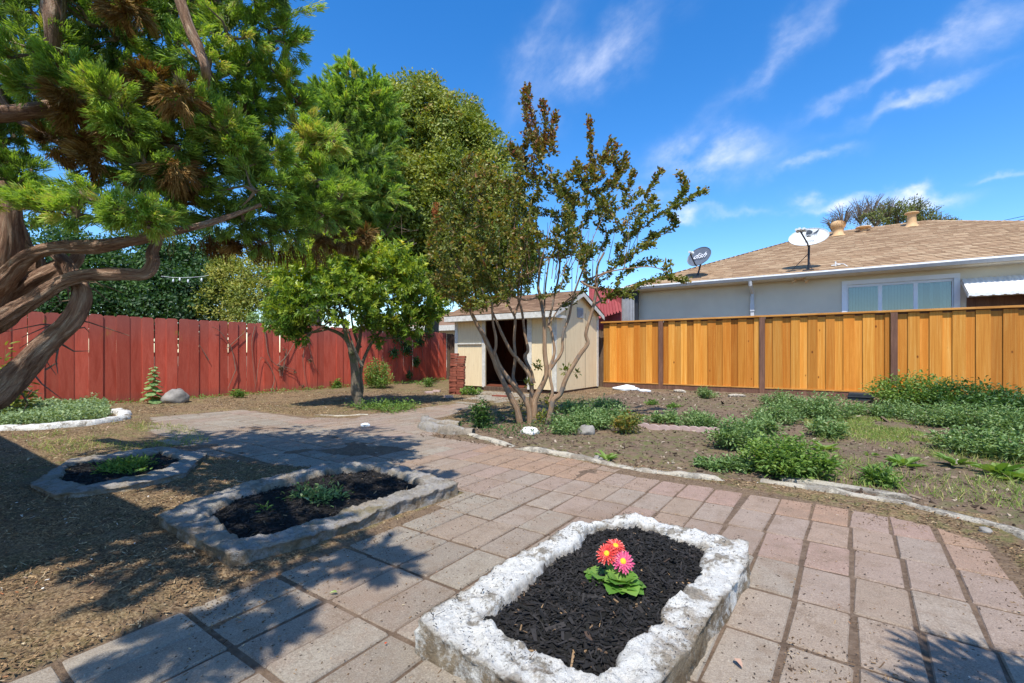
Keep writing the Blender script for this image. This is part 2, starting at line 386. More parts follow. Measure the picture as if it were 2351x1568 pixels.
mxs = nd('ShaderNodeMixShader'); mxs.inputs[0].default_value = .12; nt.links.new(tr.outputs[0], mxs.inputs[1]); nt.links.new(gl.outputs[0], mxs.inputs[2]); nt.links.new(mxs.outputs[0], t.out.inputs['Surface'])
mats['glass'] = t.m
mats['curtain'] = simple('grey_curtain', '8d9693', 'b4bbb8', 3, .9, 0, rv=.3)
mats['room'] = simple('dark_room', '1c1e20', '2a2b2c', 2, .95, 0)
mats['tan_metal'] = simple('tan_painted_metal', 'c09a6c', 'd7b183', 5, .6, .1, rv=.1)
mats['dark_metal'] = simple('dark_metal', '26282b', '3a3c40', 8, .5, .05)
mats['dish_light'] = simple('light_grey_dish', 'c6c9c8', 'd5d7d5', 6, .45, .03, rv=0)
mats['dish_grey'] = simple('grey_dish', '5c626c', '6a717a', 6, .4, .03, rv=0)
mats['ink_dark'] = simple('dark_ink', '25303a', '2b3642', 6, .6, 0, rv=0)
mats['ink_white'] = simple('white_ink', 'e8eaec', 'f0f0f0', 6, .6, 0, rv=0)
mats['red_metal'] = simple('faded_red_sheet', '8c3a3c', '9d4a48', 4, .7, .15, rv=.2)
mats['white_metal'] = simple('white_corrugated', 'cfcfcc', 'e6e6e2', 4, .5, .05, rv=.1)
mats['galv'] = simple('grey_corrugated', '8f9194', 'a9aaab', 4, .6, .1, rv=.1)
mats['brick'] = simple('red_brick', '7c4030', 'a6604a', 14, .9, .5, rv=.4)
mats['brick_pale'] = simple('pale_pink_brick', 'b49a90', 'c9b0a6', 14, .9, .4, rv=.3)
mats['rock'] = simple('grey_rock', '6f6a64', 'a09a90', 6, .9, .7, rv=0)
mats['white_rock'] = simple('white_stone', 'd5d0c4', 'efece4', 8, .85, .5, rv=0)
mats['plastic_sheet'] = simple('white_plastic', 'cfd6da', 'e6ecef', 6, .45, .3, rv=0)
mats['black_plastic'] = simple('black_plastic', '1c2024', '2d3238', 8, .5, .1, rv=0)
t = MT('mulch', .85, .3); col = t.ramp(t.attr('rnd'), [(0, '15140f'), (.5, '232120'), (.85, '33302e'), (.95, '4b3b30'), (1, 'a58763')]); t.base(col); t.bump(t.noise(60), .5, .01); mats['mulch'] = t.m
t = MT('litter_bits', .85, .2); col = t.ramp(t.attr('rnd'), [(0, '453628'), (.25, '6b5540'), (.6, '8a6f50'), (.88, 'a98c66'), (.975, 'c4b18e'), (.985, '9c5a2e'), (1, 'e0dccf')]); t.base(col); mats['litter'] = t.m
t = MT('soil_bits', .95, .1); col = t.ramp(t.attr('rnd'), [(0, '3a3028'), (.6, '6f5e4e'), (.9, '8c7a68'), (1, 'b5a792')]); t.base(col); mats['clod'] = t.m
# bark
def bark(name, c1, c2, c3, sx=9, sz=1.2, bump=1.0, dist=.03, patch=None):
    t = MT(name, .9, .15); co = t.tc('tc', (sx, sx, sz)); n = t.noise(3, 9, .7, co, .6); n2 = t.noise(14, 5, .7, co)
    col = t.ramp(n, [(.3, c1), (.5, c2), (.7, c3)])
    col = t.mix(t.ramp(n2, [(.4, .4), (.6, 0.)]), col, c1)
    if patch: col = t.mix(t.ramp(t.noise(5, 4, .6), [(.55, 0.), (.62, .8)]), col, patch)
    t.base(col); t.bump(n, bump, dist).bump(n2, bump*.6, dist*.3); return t.m
mats['bark_red'] = bark('stringy_red_bark', '604438', 'b8957c', 'e8d4ba', 13, 1.6, 1.0, .06)
mats['bark_grey'] = bark('citrus_bark', '4a4238', '6f6556', '8b806e', 14, 5, .6, .01, '5a6040')
mats['bark_crape'] = bark('crape_bark', '6c5240', '957a60', 'b59d80', 20, 2.2, .4, .006, '6b6660')
mats['twig_grey'] = simple('dry_twig', '6f5f4e', '93826e', 8, .9, 0)
# foliage
mats['conifer'] = leafmat('conifer_strands', [(0, '4a5a34'), (.3, '637a3e'), (.6, '7d9648'), (.85, '96a852'), (1, 'b0a066')], [(0, '728c4c'), (.4, '8cb04e'), (.8, 'a8cc56'), (1, 'c8c46c')], .55, .3, .38)
mats['conifer_dead'] = leafmat('dead_conifer_strands', [(0, '6a4a2a'), (.5, '8c6c40'), (1, 'b59a66')], None, .8, .1, .2, 1.1)
mats['camphor'] = leafmat('camphor_leaves', [(0, '43541f'), (.35, '667829'), (.7, '8d9638'), (.92, 'aeac4c'), (1, '987438')], None, .5, .4, .3)
mats['dark_tree'] = leafmat('dark_broad_leaves', [(0, '25401f'), (.5, '3d5e2a'), (1, '5f7f38')], None, .5, .4, .3)
mats['yellow_bush'] = leafmat('yellowish_leaves', [(0, '55652a'), (.4, '7f8a38'), (.8, 'a59f4b'), (1, 'b9ab62')], None, .55, .3, .3)
mats['citrus'] = leafmat('citrus_leaves', [(0, '55752a'), (.4, '829a38'), (.75, 'adb946'), (.95, 'cbcb56'), (1, 'd8c654')], None, .35, .5, .35)
mats['crape'] = leafmat('crape_leaves', [(0, '42521f'), (.35, '63702c'), (.65, '868439'), (.85, '9c823a'), (1, '844e30')], [(0, '5e3a22'), (.5, '8a4a28'), (1, 'a05a34')], .45, .4, .3)
mats['weed'] = leafmat('weed_leaves', [(0, '4c6438'), (.4, '6a8650'), (.75, '8ca46a'), (1, 'a8b484')], None, .6, .3, .3)
mats['weed_bright'] = leafmat('bright_weed_leaves', [(0, '456230'), (.5, '6a8a40'), (1, '93a85a')], None, .55, .3, .35)
mats['ivy'] = leafmat('pale_ground_leaves', [(0, '5a7050'), (.4, '7c9266'), (.8, '9db082'), (1, 'bcc79e')], None, .6, .3, .3)
mats['grass'] = leafmat('thin_grass', [(0, '5f7a32'), (.5, '839a48'), (.85, 'a8a862'), (1, 'c6b67c')], None, .6, .3, .3)
mats['distant'] = leafmat('distant_leaves', [(0, '4f5a35'), (.5, '6a7240'), (1, '848a50')], [(0, '6a6a70'), (1, '7c7a80')], .7, .2, .25)
mats['petal'] = leafmat('pink_petals', [(0, 'cf3a74'), (.5, 'e0668f'), (1, 'eeb0c4')], [(0, 'c42a3a'), (.5, 'e0584e'), (1, 'f6c2b8')], .5, .3, .3, 1.1)
mats['petal_centre'] = simple('yellow_flower_centre', 'd9a51e', 'f2d53c', 60, .8, .6)
mats['gerb_leaf'] = leafmat('gerbera_leaves', [(0, '44702a'), (.5, '648f38'), (1, '87a84c')], None, .45, .4, .35)

# ------------------------------------------------------------------ polygons / ground shape
def inpoly(P, poly):
    x, y = P[:, 0], P[:, 1]; ins = np.zeros(len(P), bool); j = len(poly)-1
    for i in range(len(poly)):
        xi, yi = poly[i]; xj, yj = poly[j]
        c = ((yi > y) != (yj > y)) & (x < (xj-xi)*(y-yi)/((yj-yi) or 1e-9)+xi); ins ^= c; j = i
    return ins
def polydist(P, poly, closed=True):
    d = np.full(len(P), 1e9); n = len(poly)
    for i in range(n if closed else n-1):
        a = np.array(poly[i], float); b = np.array(poly[(i+1) % n], float); ab = b-a
        t = np.clip(((P-a)@ab)/(ab@ab+1e-12), 0, 1); d = np.minimum(d, np.linalg.norm(P-(a+t[:, None]*ab), axis=1))
    return d
PAVE = [(-9.5,3.0),(-9.35,4.4),(-7.2,4.6),(-6.6,4.9),(-6.85,5.5),(-6.75,6.2),(-6.7,7.6),(-5.95,7.5),(-5.85,6.9),(-5.35,5.7),(-5.0,5.1),(-4.45,4.65),(-3.7,4.52),(-3.1,4.4),(-2.45,4.32),
        (-1.8,4.25),(-1.1,4.22),(-.5,4.18),(-.05,4.07),(.2,4.03),(.5,3.93),(.74,3.75),(.78,3.3),(.8,-2.5),(-2.3,-2.5),(-2.28,.9),(-2.35,1.2),(-2.4,2.8),(-3.4,2.95),(-4.6,2.35),(-5.6,2.2),(-7.3,2.25)]
BED_FRONT_O = [(-1.28,1.2),(-1.29,1.7),(-1.27,2.42),(-1.0,2.8),(-.38,2.72),(-.33,2.5),(-.4,1.6),(-.47,1.17),(-.85,1.16)]
BED_FRONT_I = [(-1.1,1.38),(-1.12,1.85),(-1.13,2.5),(-.95,2.66),(-.56,2.55),(-.53,2.3),(-.57,1.68),(-.6,1.36),(-.85,1.36)]
BED_MID_O = [(-3.5,1.12),(-2.48,1.1),(-2.4,1.5),(-2.38,2.75),(-3.4,2.92),(-3.82,2.5),(-3.75,1.6)]
BED_MID_I = [(-3.28,1.34),(-2.68,1.28),(-2.6,1.5),(-2.62,2.6),(-3.35,2.72),(-3.58,2.4),(-3.52,1.6)]
BED_BACK_O = [(-5.2,.85),(-4.66,.9),(-4.5,1.3),(-4.57,1.71),(-5.35,2.2),(-6.1,2.05),(-6.2,1.3)]
BED_BACK_I = [(-5.9,1.22),(-5.25,1.06),(-4.88,1.1),(-4.85,1.5),(-5.25,1.92),(-5.85,1.93)]
CITRUS_RING = [(-8.6,4.9),(-7.3,4.75),(-6.75,5.2),(-6.9,6.6),(-8.2,7.2),(-9.2,6.2)]
def garden(P): return (P[:, 1] > 4.35)&(P[:, 0] > -4.6) | (P[:, 0] > .85)
def gz(P):
    P = np.asarray(P, float); d = polydist(P, PAVE); ins = inpoly(P, PAVE)
    z = .012+.035*fbm(P*.9, 3, 4)+.018*fbm(P*5, 9, 4)
    g = garden(P); z = z+np.where(g, np.clip((P[:, 1]-4.5)*.3, 0, 1)*.03+.05*np.clip(fbm(P*6, 21, 4), -.2, .5), 0)
    litter = ~g & ~ins
    z = z+np.where(litter, .012*fbm(P*16, 5, 3)+.01, 0)
    under = -.0075+.08*np.clip(fbm(P*1.15, 31, 4)+.05*fbm(P*9, 3, 3)-.15, 0, .5)+.003*fbm(P*14, 33, 3)+.022*np.exp(-d/.1)*(fbm(P*4, 12, 3)+.3)
    w = np.clip(d/.18, 0, 1)
    z = np.where(ins, under, z*w+(1-w)*.004)
    for bed, h in ((BED_FRONT_I, .05), (BED_MID_I, .03), (BED_BACK_I, .02)):
        z = np.where(inpoly(P, bed), h, z)
    return z
def gz1(x, y): return float(gz(np.array([[x, y]]))[0])
def grid(mb, xs, ys, zf, litf, grf):
    X, Y = np.meshgrid(xs, ys); P = np.c_[X.ravel(), Y.ravel()]; z = zf(P); nx = len(xs)
    i = (np.arange(len(ys)-1)[:, None]*nx+np.arange(nx-1)[None]).ravel()
    mb.add(np.c_[P, z], np.c_[i, i+1, i+nx+1, i+nx], grf(P), litf(P))
def litf(P):
    g = garden(P); ins = inpoly(P, PAVE); d = polydist(P, PAVE)
    l = np.where(g, .12+.5*np.clip(fbm(P*1.3, 40, 3)*2, 0, 1), 1.0); l = np.where(ins, np.where(d < .25, .35, .06), l)
    l = np.where((P[:, 1] > 7)&(P[:, 0] < -5), .75, l); return l
def grf(P): return np.clip(fbm(P*.8, 50, 4)*2+.35, 0, 1)*~inpoly(P, PAVE)
mb = MB()
grid(mb, np.arange(-3.6, 1.41, .03), np.arange(-.6, 4.61, .03), gz, litf, grf)
def gz_o(P):
    z = gz(P); inn = (P[:, 0] > -3.58)&(P[:, 0] < 1.38)&(P[:, 1] > -.58)&(P[:, 1] < 4.58); return np.where(inn, z-.12, z)
grid(mb, np.r_[np.arange(-14, 6.01, .06)], np.r_[np.arange(-4.02, 15.01, .06)], gz_o, litf, grf)
def far(P): return np.where((P[:, 0] > -13.95)&(P[:, 0] < 5.95)&(P[:, 1] > -3.95)&(P[:, 1] < 14.95), -.3, .0)
grid(mb, np.r_[-400, -150, -60, -30, -18, -14, -13.9, 5.9, 6.01, 15, 40, 120, 400], np.r_[-300, -60, -20, -4.02, -3.9, 14.9, 15.0, 30, 80, 200, 500], far, lambda P: np.full(len(P), .3), lambda P: np.full(len(P), .4))
tag(mb.build('ground', mats['ground'], smooth=True), kind='structure')

# ------------------------------------------------------------------ paving
mb = MB(); DA, DB = .213, .4
for i in range(-46, 5):
    for j in range(-9, 18):
        x0 = .06+i*DA; y0 = .84+j*DB; cx, cy = x0+DA/2, y0+DB/2
        c = np.array([[cx, cy]])
        if not inpoly(c, PAVE)[0]: continue
        if any(inpoly(c, b)[0] for b in (BED_FRONT_I, BED_MID_I)): continue
        fan = .035*(cy-3.2) if cx > -.6 else -.02*(cy-1)
        gx = random.uniform(.004, .009)+(.003 if cx > -.4 else 0); gy = random.uniform(.009, .014)
        jx, jy = random.gauss(0, .003), random.gauss(0, .0025)
        a = random.gauss(0, .012)-.03*(cx > -.6)
        hw, hl = DA/2-gx, DB/2-gy; b = .005; tz = np.random.RandomState(i*99+j+5000).normal(0, .0012, 4)
        z0 = random.gauss(0, .0014)
        ca, sa = math.cos(a), math.sin(a); V = []
        cc = random.uniform(.002, .009)
        for (k, zz) in ((0, -.05), (0, -.007), (b, .0)):
            for q, (sx, sy) in enumerate(((-1,-1),(1,-1),(1,1),(-1,1))):
                for (ex, ey) in (((0, -1), (-1, 0)) if q in (0, 2) else ((-1, 0), (0, -1))):
                    px = sx*(hw-k+ex*cc*1.0); py = sy*(hl-k+ey*cc)
                    V.append((cx+jx+fan*.3+px*ca-py*sa, cy+jy+px*sa+py*ca, zz+z0+tz[q]))
        # order corners consistently around
        F = [tuple(range(16, 24))]
        for r_ in range(2):
            for q in range(8): F.append((r_*8+q, r_*8+(q+1) % 8, r_*8+8+(q+1) % 8, r_*8+8+q))
        V = np.array(V)
        ordr = []
        for r_ in range(3):
            pts = V[r_*8:r_*8+8]; an = np.arctan2(pts[:, 1]-pts[:, 1].mean(), pts[:, 0]-pts[:, 0].mean()); ordr.append(pts[np.argsort(an)])
        V = np.concatenate(ordr)
        pink = np.clip(.38*(cy > 2.9 and cx > -3.6)+.25*(cx > -.35)+random.gauss(0, .14)+(.25 if (cy > 3.6 and cx > -3.3) else 0)+(.3 if (cx < -3.6 and cy > 4) else 0), 0, 1)
        r = random.random()
        if -3.1 < cx < -1.6 and cy > 3.7: r = .97
        mb.add(V, F, r, pink)
tag(mb.build('paving', mats['paver']), kind='structure')
# smooth concrete path to the shed door
mb = MB()
mb.prism([(-6.95,7.62),(-5.95,7.52),(-5.9,8.6),(-6.1,10.2),(-7.9,10.25),(-8.2,9.5),(-7.2,8.9)], -.05, .022)
tag(mb.build('concrete_path', mats['path_conc']), kind='structure')

# ------------------------------------------------------------------ raised bed rims and mulch
def resample(poly, n, closed=True):
    P = np.array(poly, float)
    if closed: P = np.r_[P, P[:1]]
    d = np.r_[0, np.cumsum(np.linalg.norm(np.diff(P, axis=0), axis=1))]
    t = np.linspace(0, d[-1], n, endpoint=not closed)
    return np.c_[np.interp(t, d, P[:, 0]), np.interp(t, d, P[:, 1])]
def relax(P, k=2, closed=True):
    for _ in range(k):
        Q = (np.roll(P, 1, 0)+P*2+np.roll(P, -1, 0))/4
        if not closed: Q[0] = P[0]; Q[-1] = P[-1]
        P = Q
    return P
def rim(name, outer, inner, h, m, label, n=260, rough=.02, seed=1):
    O = relax(resample(outer, n), 3)
    I = relax(resample(inner, n*3), 3)
    I2 = np.array([I[np.argmin(np.linalg.norm(I-o, axis=1))] for o in O]); I2 = relax(I2, 4)
    nn = fbm(O*3.2, seed, 4)[:, None]; n2 = fbm(O*11, seed+5, 3)[:, None]
    dirn = (O-I2)/np.linalg.norm(O-I2, axis=1)[:, None]
    O = O+dirn*(rough*1.2*nn+rough*.6*n2); I2 = I2+dirn*(rough*3*fbm(O*4.5, seed+9, 4)[:, None]+rough*fbm(O*17, seed+19, 2)[:, None])
    prof = [(0, -.04), (.0, h*.2), (.0, h*.4), (.005, h*.6), (.01, h*.78), (.05, h*.95)]+[(x_, h*(1-.06*(2*x_-1)**4)) for x_ in np.linspace(.12, .88, 14)]+[(.95, h*.82), (1.0, h*.55), (1.0, .0)]
    V = []
    for t, z in prof:
        P = O*(1-t)+I2*t; k = 1 if z > .01 else 0
        side = 1 if t < .04 else 0
        P = P-dirn*side*(rough*1.4*(.5+fbm(np.c_[O*9, np.full(n, z*20)], seed+2, 3)[:, None]))*k
        zz = z+k*(h*.36*fbm(P*5, seed+3, 4)+h*.36*fbm(P*21, seed+4, 4)+h*.16*fbm(P*55, seed+24, 2)+h*.25*fbm(P*1.6, seed+6, 2))
        P = P+k*.022*np.c_[fbm(np.c_[P*14, np.full(n, z*30)], seed+12, 3), fbm(np.c_[P*14, np.full(n, z*30)], seed+13, 3)]; V.append(np.c_[P, np.broadcast_to(zz, (n,))])
    m_ = len(prof); i = np.arange(m_-1)[:, None]*n; j = np.arange(n)[None]; k = (j+1) % n
    F = np.stack([i+j, i+k, i+n+k, i+n+j], -1).reshape(-1, 4)
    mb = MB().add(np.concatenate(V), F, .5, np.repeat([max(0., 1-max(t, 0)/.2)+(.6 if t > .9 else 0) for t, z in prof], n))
    c = O.mean(0)
    return tag(mb.build(name, m, loc=(c[0], c[1], 0), smooth=True), label, 'planter')
rim('planter_border', BED_FRONT_O, BED_FRONT_I, .108, mats['white_conc'], 'white painted rough concrete planter border around the pink flower', 520, .022, 3)
rim('planter_border', BED_MID_O, BED_MID_I, .095, mats['grey_conc'], 'unpainted grey concrete planter border half in tree shade, middle of the three', 420, .03, 11)
rim('planter_border', BED_BACK_O, BED_BACK_I, .06, mats['grey_conc'], 'low crumbling concrete planter border farthest left, holding bright green sprouts', 320, .035, 23)

def chips(P, L, Wd, T, tilt, mb, rnd):
    n = len(P); a = RG.uniform(0, 2*math.pi, n); p = RG.normal(0, tilt, n); r = RG.normal(0, tilt, n)
    X = np.c_[np.cos(a)*np.cos(p), np.sin(a)*np.cos(p), np.sin(p)]
    Yv = np.c_[-np.sin(a), np.cos(a), r]; Yv /= np.linalg.norm(Yv, axis=1)[:, None]; Z = np.cross(X, Yv)
    tp = RG.uniform(.2, 1, n)
    V = []
    for sz in (-1, 1):
        for sx, sy in ((-1,-1),(1,-1),(1,1),(-1,1)):
            w = Wd*(tp if sx > 0 else 1)
            V.append(P+X*(sx*L/2)[:, None]+Yv*(sy*w/2)[:, None]+Z*(sz*T/2)[:, None])
    V = np.stack(V, 1).reshape(-1, 3); o = np.arange(n)[:, None]*8
    f = np.array([(4,5,6,7), (0,1,5,4), (1,2,6,5), (2,3,7,6), (3,0,4,7)])
    mb.add(V, (o[:, None, :]+f[None]).reshape(-1, 4), np.repeat(rnd, 8), 0)
def scatter(poly, n):
    P = np.array(poly); lo, hi = P.min(0), P.max(0); out = np.zeros((0, 2))
    while len(out) < n:
        q = RG.uniform(lo, hi, (n*2, 2)); out = np.r_[out, q[inpoly(q, poly)]]
    return out[:n]
def mulch(poly, n, h, size, label):
    mb = MB(); g = np.array(poly); lo, hi = g.min(0)-.03, g.max(0)+.03
    xs = np.arange(lo[0], hi[0], .03); ys = np.arange(lo[1], hi[1], .03)
    grow = [tuple(p) for p in (g-g.mean(0))*1.07+g.mean(0)]
    hf = lambda P: np.where(inpoly(P, grow), h*(.75+.35*np.clip(polydist(P, poly)*4, 0, 1))+.03*fbm(P*6, 77, 3), -.06)
    X, Y = np.meshgrid(xs, ys); P = np.c_[X.ravel(), Y.ravel()]
    z = hf(P); nx = len(xs); i = (np.arange(len(ys)-1)[:, None]*nx+np.arange(nx-1)[None]).ravel()
    mb.add(np.c_[P, z], np.c_[i, i+1, i+nx+1, i+nx], .2)
    q = scatter(grow, n); hq = hf(q)+RG.uniform(-.002, .012, n)
    rn = np.where(RG.random(n) < .02, RG.uniform(.94, 1, n), RG.uniform(0, .88, n))
    chips(np.c_[q, hq], size*RG.lognormal(0, .45, n), size*.22*RG.lognormal(0, .4, n), size*.07*RG.lognormal(0, .3, n), .3, mb, rn)
    return tag(mb.build('bark_mulch', mats['mulch']), label, 'mulch', kind='stuff')
mulch(BED_FRONT_I, 5200, .085, .034, 'fresh black bark mulch filling the white painted planter')
mulch(BED_MID_I, 5200, .055, .03, 'black bark mulch in the middle grey planter')
mulch(BED_BACK_I, 2600, .03, .03, 'black bark mulch in the farthest left planter')

# ------------------------------------------------------------------ broken concrete edging
def curb(name, path, w, h, m, label, cat='edging', n=None, seed=0, rough=.5, breakup=0.):
    P = np.array(path, float); L = np.linalg.norm(np.diff(P, axis=0), axis=1).sum(); n = n or int(L/.035)
    P = relax(resample(path, n, False), 3, False); T = np.gradient(P, axis=0); T /= np.linalg.norm(T, axis=1)[:, None]; N = np.c_[-T[:, 1], T[:, 0]]
    hh = h*(1+rough*2*fbm(P*2.6, seed, 3)); ww = w*(1+rough*1.6*fbm(P*4, seed+3, 3))
    if breakup: hh = hh-h*breakup*np.clip(fbm(P*1.7, seed+8, 3)*5, 0, 1.4)
    prof = [(-.55, -.04), (-.5, .4), (-.4, .9), (-.15, 1.0), (.12, .97), (.38, .9), (.5, .45), (.55, -.04)]
    V = []
    for t, z in prof:
        Q = P+N*(ww*t)[:, None]; zz = (z*hh if z > 0 else np.full(n, -.05))+(.3*h*fbm(Q*13, seed+5, 3) if z > 0 else 0)
        Q = Q+N*(.12*w*fbm(Q*10, seed+6, 3))[:, None]
        V.append(np.c_[Q, zz])
    m_ = len(prof); i = np.arange(m_-1)[:, None]*n; j = np.arange(n-1)[None]
    F = np.stack([i+j, i+j+1, i+n+j+1, i+n+j], -1).reshape(-1, 4)
    mb = MB().add(np.concatenate(V), F); c = P.mean(0)
    return tag(mb.build(name, m, loc=(c[0], c[1], 0), smooth=True), label, cat)
curb('concrete_edging', [(-4.0,4.75),(-3.4,4.55),(-2.92,4.42),(-2.33,4.38),(-1.7,4.27),(-1.06,4.27),(-.48,4.34)], .09, .04, mats['curb'], 'thin broken concrete edging between the reddish pavers and the bare soil', seed=3, breakup=.9)
curb('concrete_edging', [(-.52,4.4),(-.2,4.36),(.1,4.33),(.43,4.3),(.6,4.2),(.85,4.05),(1.0,3.7),(1.1,3.0),(1.15,1.5)], .1, .05, mats['curb'], 'crumbling pale concrete edging running to the right edge of the photo', seed=9, breakup=.5)
mb = MB(); mb.prism([(-.38,4.47),(-.05,4.45),(.3,4.44),(.44,4.4),(.42,4.5),(.2,4.55),(-.2,4.6),(-.4,4.58)], -.02, .05)
tag(mb.build('concrete_slab', mats['curb'], loc=(0, 4.5, 0)), 'flat grey strip of broken concrete lying behind the edging on the right', 'slab')
curb('concrete_edging', [(-14,-.2),(-11,.7),(-9.6,1.15),(-9.1,1.7),(-9.1,2.2),(-9.35,2.6),(-10.0,2.8),(-10.6,2.85)], .16, .09, mats['white_conc'], 'curved whitish concrete edging around the green patch at far left', seed=15)
curb('concrete_edging', [(-5.45,5.4),(-5.2,5.15),(-4.8,5.0),(-4.45,5.1)], .13, .1, mats['grey_conc'], 'curved concrete edging in shade left of the multi-stemmed tree, rear piece', seed=19)
curb('concrete_edging', [(-4.95,4.85),(-4.6,4.72),(-4.25,4.7),(-3.95,4.8)], .15, .1, mats['grey_conc'], 'short rough concrete edging in shade left of the multi-stemmed tree, front piece', seed=22)
curb('concrete_edging', [(-8.6,4.85),(-7.6,4.68),(-6.95,4.85),(-6.75,5.3)], .07, .03, mats['curb'], 'low broken edging around the bare soil under the citrus tree', seed=27, breakup=.6)

# scalloped pink edging bricks
for k in range(8):
    t = k/7; p = G(1478+t*160, 988+t*8+(-3 if k == 0 else 0)); mb = MB()
    th = np.linspace(0, math.pi, 11); pr = [(-.085, -.03), (.085, -.03)]+[(.085*math.cos(a), .045+.045*math.sin(a)) for a in th]
    n = len(pr); V = [(x, -.025, z) for x, z in pr]+[(x, .025, z) for x, z in pr]
    F = [tuple(range(n)), tuple(range(n, 2*n))[::-1]]+[(i, n+i, n+(i+1) % n, (i+1) % n) for i in range(n)]
    V = np.array(V)+np.array((p[0], p[1], 0)); mb.add(V, F)
    o = mb.build('edging_brick', mats['brick_pale'], loc=(p[0], p[1], 0)); o.rotation_euler.z = math.radians(8+random.gauss(0, 5))
    tag(o, 'pale pink scalloped edging brick in the short row among the garden weeds', 'edging brick', 'scalloped bricks in the garden row')

# ------------------------------------------------------------------ red fence (plane a=-12.47) and back fence
FA = -12.47
fr = empty('red_picket_fence', (FA, 5, 0), 'faded red dog-eared board fence along the left side of the yard', 'fence')
mb = MB(); y = -3.0; k = 0
while y < 13.4:
    w = .216+random.gauss(0, .004); h = 1.86+random.gauss(0, .008)-.002*max(0, y-5); x0 = FA+random.gauss(0, .006)+(.012 if k % 2 else 0); c = .035
    lean = random.gauss(0, .004)
    if abs(y-4.45) < .12: lean += .02
    pr = [(0, -.05), (w, -.05), (w, h-c), (w-c, h), (c, h), (0, h-c)]
    V = [(x0, y+py+lean*pz, pz) for py, pz in pr]+[(x0+.018, y+py+lean*pz, pz) for py, pz in pr]
    n = 6; F = [tuple(range(n))[::-1], tuple(range(n, 2*n))]+[(i, (i+1) % n, n+(i+1) % n, n+i) for i in range(n)]
    V = np.array(V); mb.add(V, F, random.random(), 0); y += w+random.uniform(.0, .004)+(.006 if random.random() < .12 else 0); k += 1
mb.build('picket_panel', mats['red'], fr)
for z in (.35, 1.0, 1.6):
    MB().box(FA-.07, FA-.03, -3, 13.4, z, z+.09).build('rail', mats['old_wood'], fr)
for y in np.arange(-2.5, 13.5, 2.5):
    MB().box(FA-.13, FA-.035, y, y+.09, -.1, 1.8).build('post', mats['old_wood'], fr)
fb = empty('old_board_fence', (-11, 13.55, 0), 'dark weathered board fence in shade left of the shed', 'fence')
mb = MB(); x = FA+.02
while x < -5.9:
    w = random.uniform(.13, .15); mb.box(x, x+w, 13.5+random.uniform(-.01, .01), 13.53, -.05, 1.8+random.gauss(0, .02), random.random()); x += w+.008
mb.build('board_panel', mats['old_wood'], fb)
MB().box(FA, -5.9, 13.54, 13.58, 1.4, 1.49).build('rail', mats['old_wood'], fb)

# ------------------------------------------------------------------ orange cedar fence (plane b=13.45)
FB = 13.45; FH = 2.03
ff = empty('cedar_fence', (0, FB, 0), 'new orange cedar board fence with dark brown posts on the right', 'fence')
posts = [-4.13, -1.56, 1.05, 3.66, 6.2]
for px in posts:
    MB().box(px-.075, px+.045, FB-.06, FB+.02, -.05, FH-.045, random.random(), bev=.004).build('post', mats['post'], ff)
segs = [(-5.95, posts[0])]+list(zip(posts[:-1], posts[1:]))
for (a0, a1) in segs:
    mb = MB(); mbp = MB(); x = a0+.05; k = 0
    while x < a1-.1:
        wb = .145+random.gauss(0, .012)
        if k % 2 == 0:
            x1 = min(x+wb+.02, a1-.07); r = random.random(); y0 = FB+.02+random.uniform(-.002, .002)
            mb.box(x-.02, x1+.02, y0, y0+.018, .2, FH-.09, r); x = x1
        else:
            x1 = min(x+wb*1.35, a1-.07); r = random.random(); y0 = FB-.008+random.uniform(-.002, .002); x1 = min(x1, a1-.07)
            mb.box(x, x1-.004, y0, y0+.02, .2, FH-.06, r, bev=.002); x = x1
        k += 1
    mb.build('board_panel', mats['cedar'], ff)
    MB().box(a0+.048, a1-.078, FB-.045, FB-.003, .175, .205, .8).build('ledger', mats['cedar_trim'], ff)
    MB().box(a0+.048, a1-.078, FB-.03, FB+.02, -.05, .172, random.random()).build('kickboard', mats['post'], ff)
    MB().box(a0+.048, a1-.078, FB+.04, FB+.07, FH-.14, FH-.047, .2).build('top_rail', mats['post'], ff)
MB().box(-5.98, 6.5, FB-.065, FB+.08, FH-.045, FH, .6, bev=.004).build('cap_rail', mats['cedar_trim'], ff)

# ------------------------------------------------------------------ shed
SX0, SX1, SY0, SY1 = -9.35, -5.9, 10.5, 13.0
sh = empty('garden_shed', ((SX0+SX1)/2, (SY0+SY1)/2, 0), 'small cream shed with an open doorway and brown shingle roof', 'shed')
WZ = 2.22; AP = 2.74; YM = (SY0+SY1)/2
dx0, dx1 = -8.22, -6.78
def wallp(poly, axis, pos, th, m, name):
    mb = MB(); n = len(poly)
    if axis == 'y': V = [(p, pos, q) for p, q in poly]+[(p, pos+th, q) for p, q in poly]
    else: V = [(pos, p, q) for p, q in poly]+[(pos+th, p, q) for p, q in poly]
    F = [tuple(range(n)), tuple(range(n, 2*n))[::-1]]+[(i, n+i, n+(i+1) % n, (i+1) % n) for i in range(n)]
    mb.add(V, F); return mb.build(name, m, sh)
def shedwall(nm, segs_): 
    for s_ in segs_: wallp(*s_, nm)
mb = MB()
mb.box(SX0, dx0, SY0, SY0+.04, .12, WZ); mb.box(dx1, SX1, SY0, SY0+.04, .12, WZ); mb.box(dx0, dx1, SY0, SY0+.04, 2.08, WZ)
mb.build('front_wall', mats['siding'], sh)
wallp([(SY0+.041, .08), (SY1, .08), (SY1, WZ), (YM, AP), (SY0+.041, WZ)], 'x', SX1-.04, .04, mats['siding'], 'gable_wall')
wallp([(SY0+.041, .08), (SY1, .08), (SY1, WZ), (YM, AP), (SY0+.041, WZ)], 'x', SX0, .04, mats['siding'], 'gable_wall')
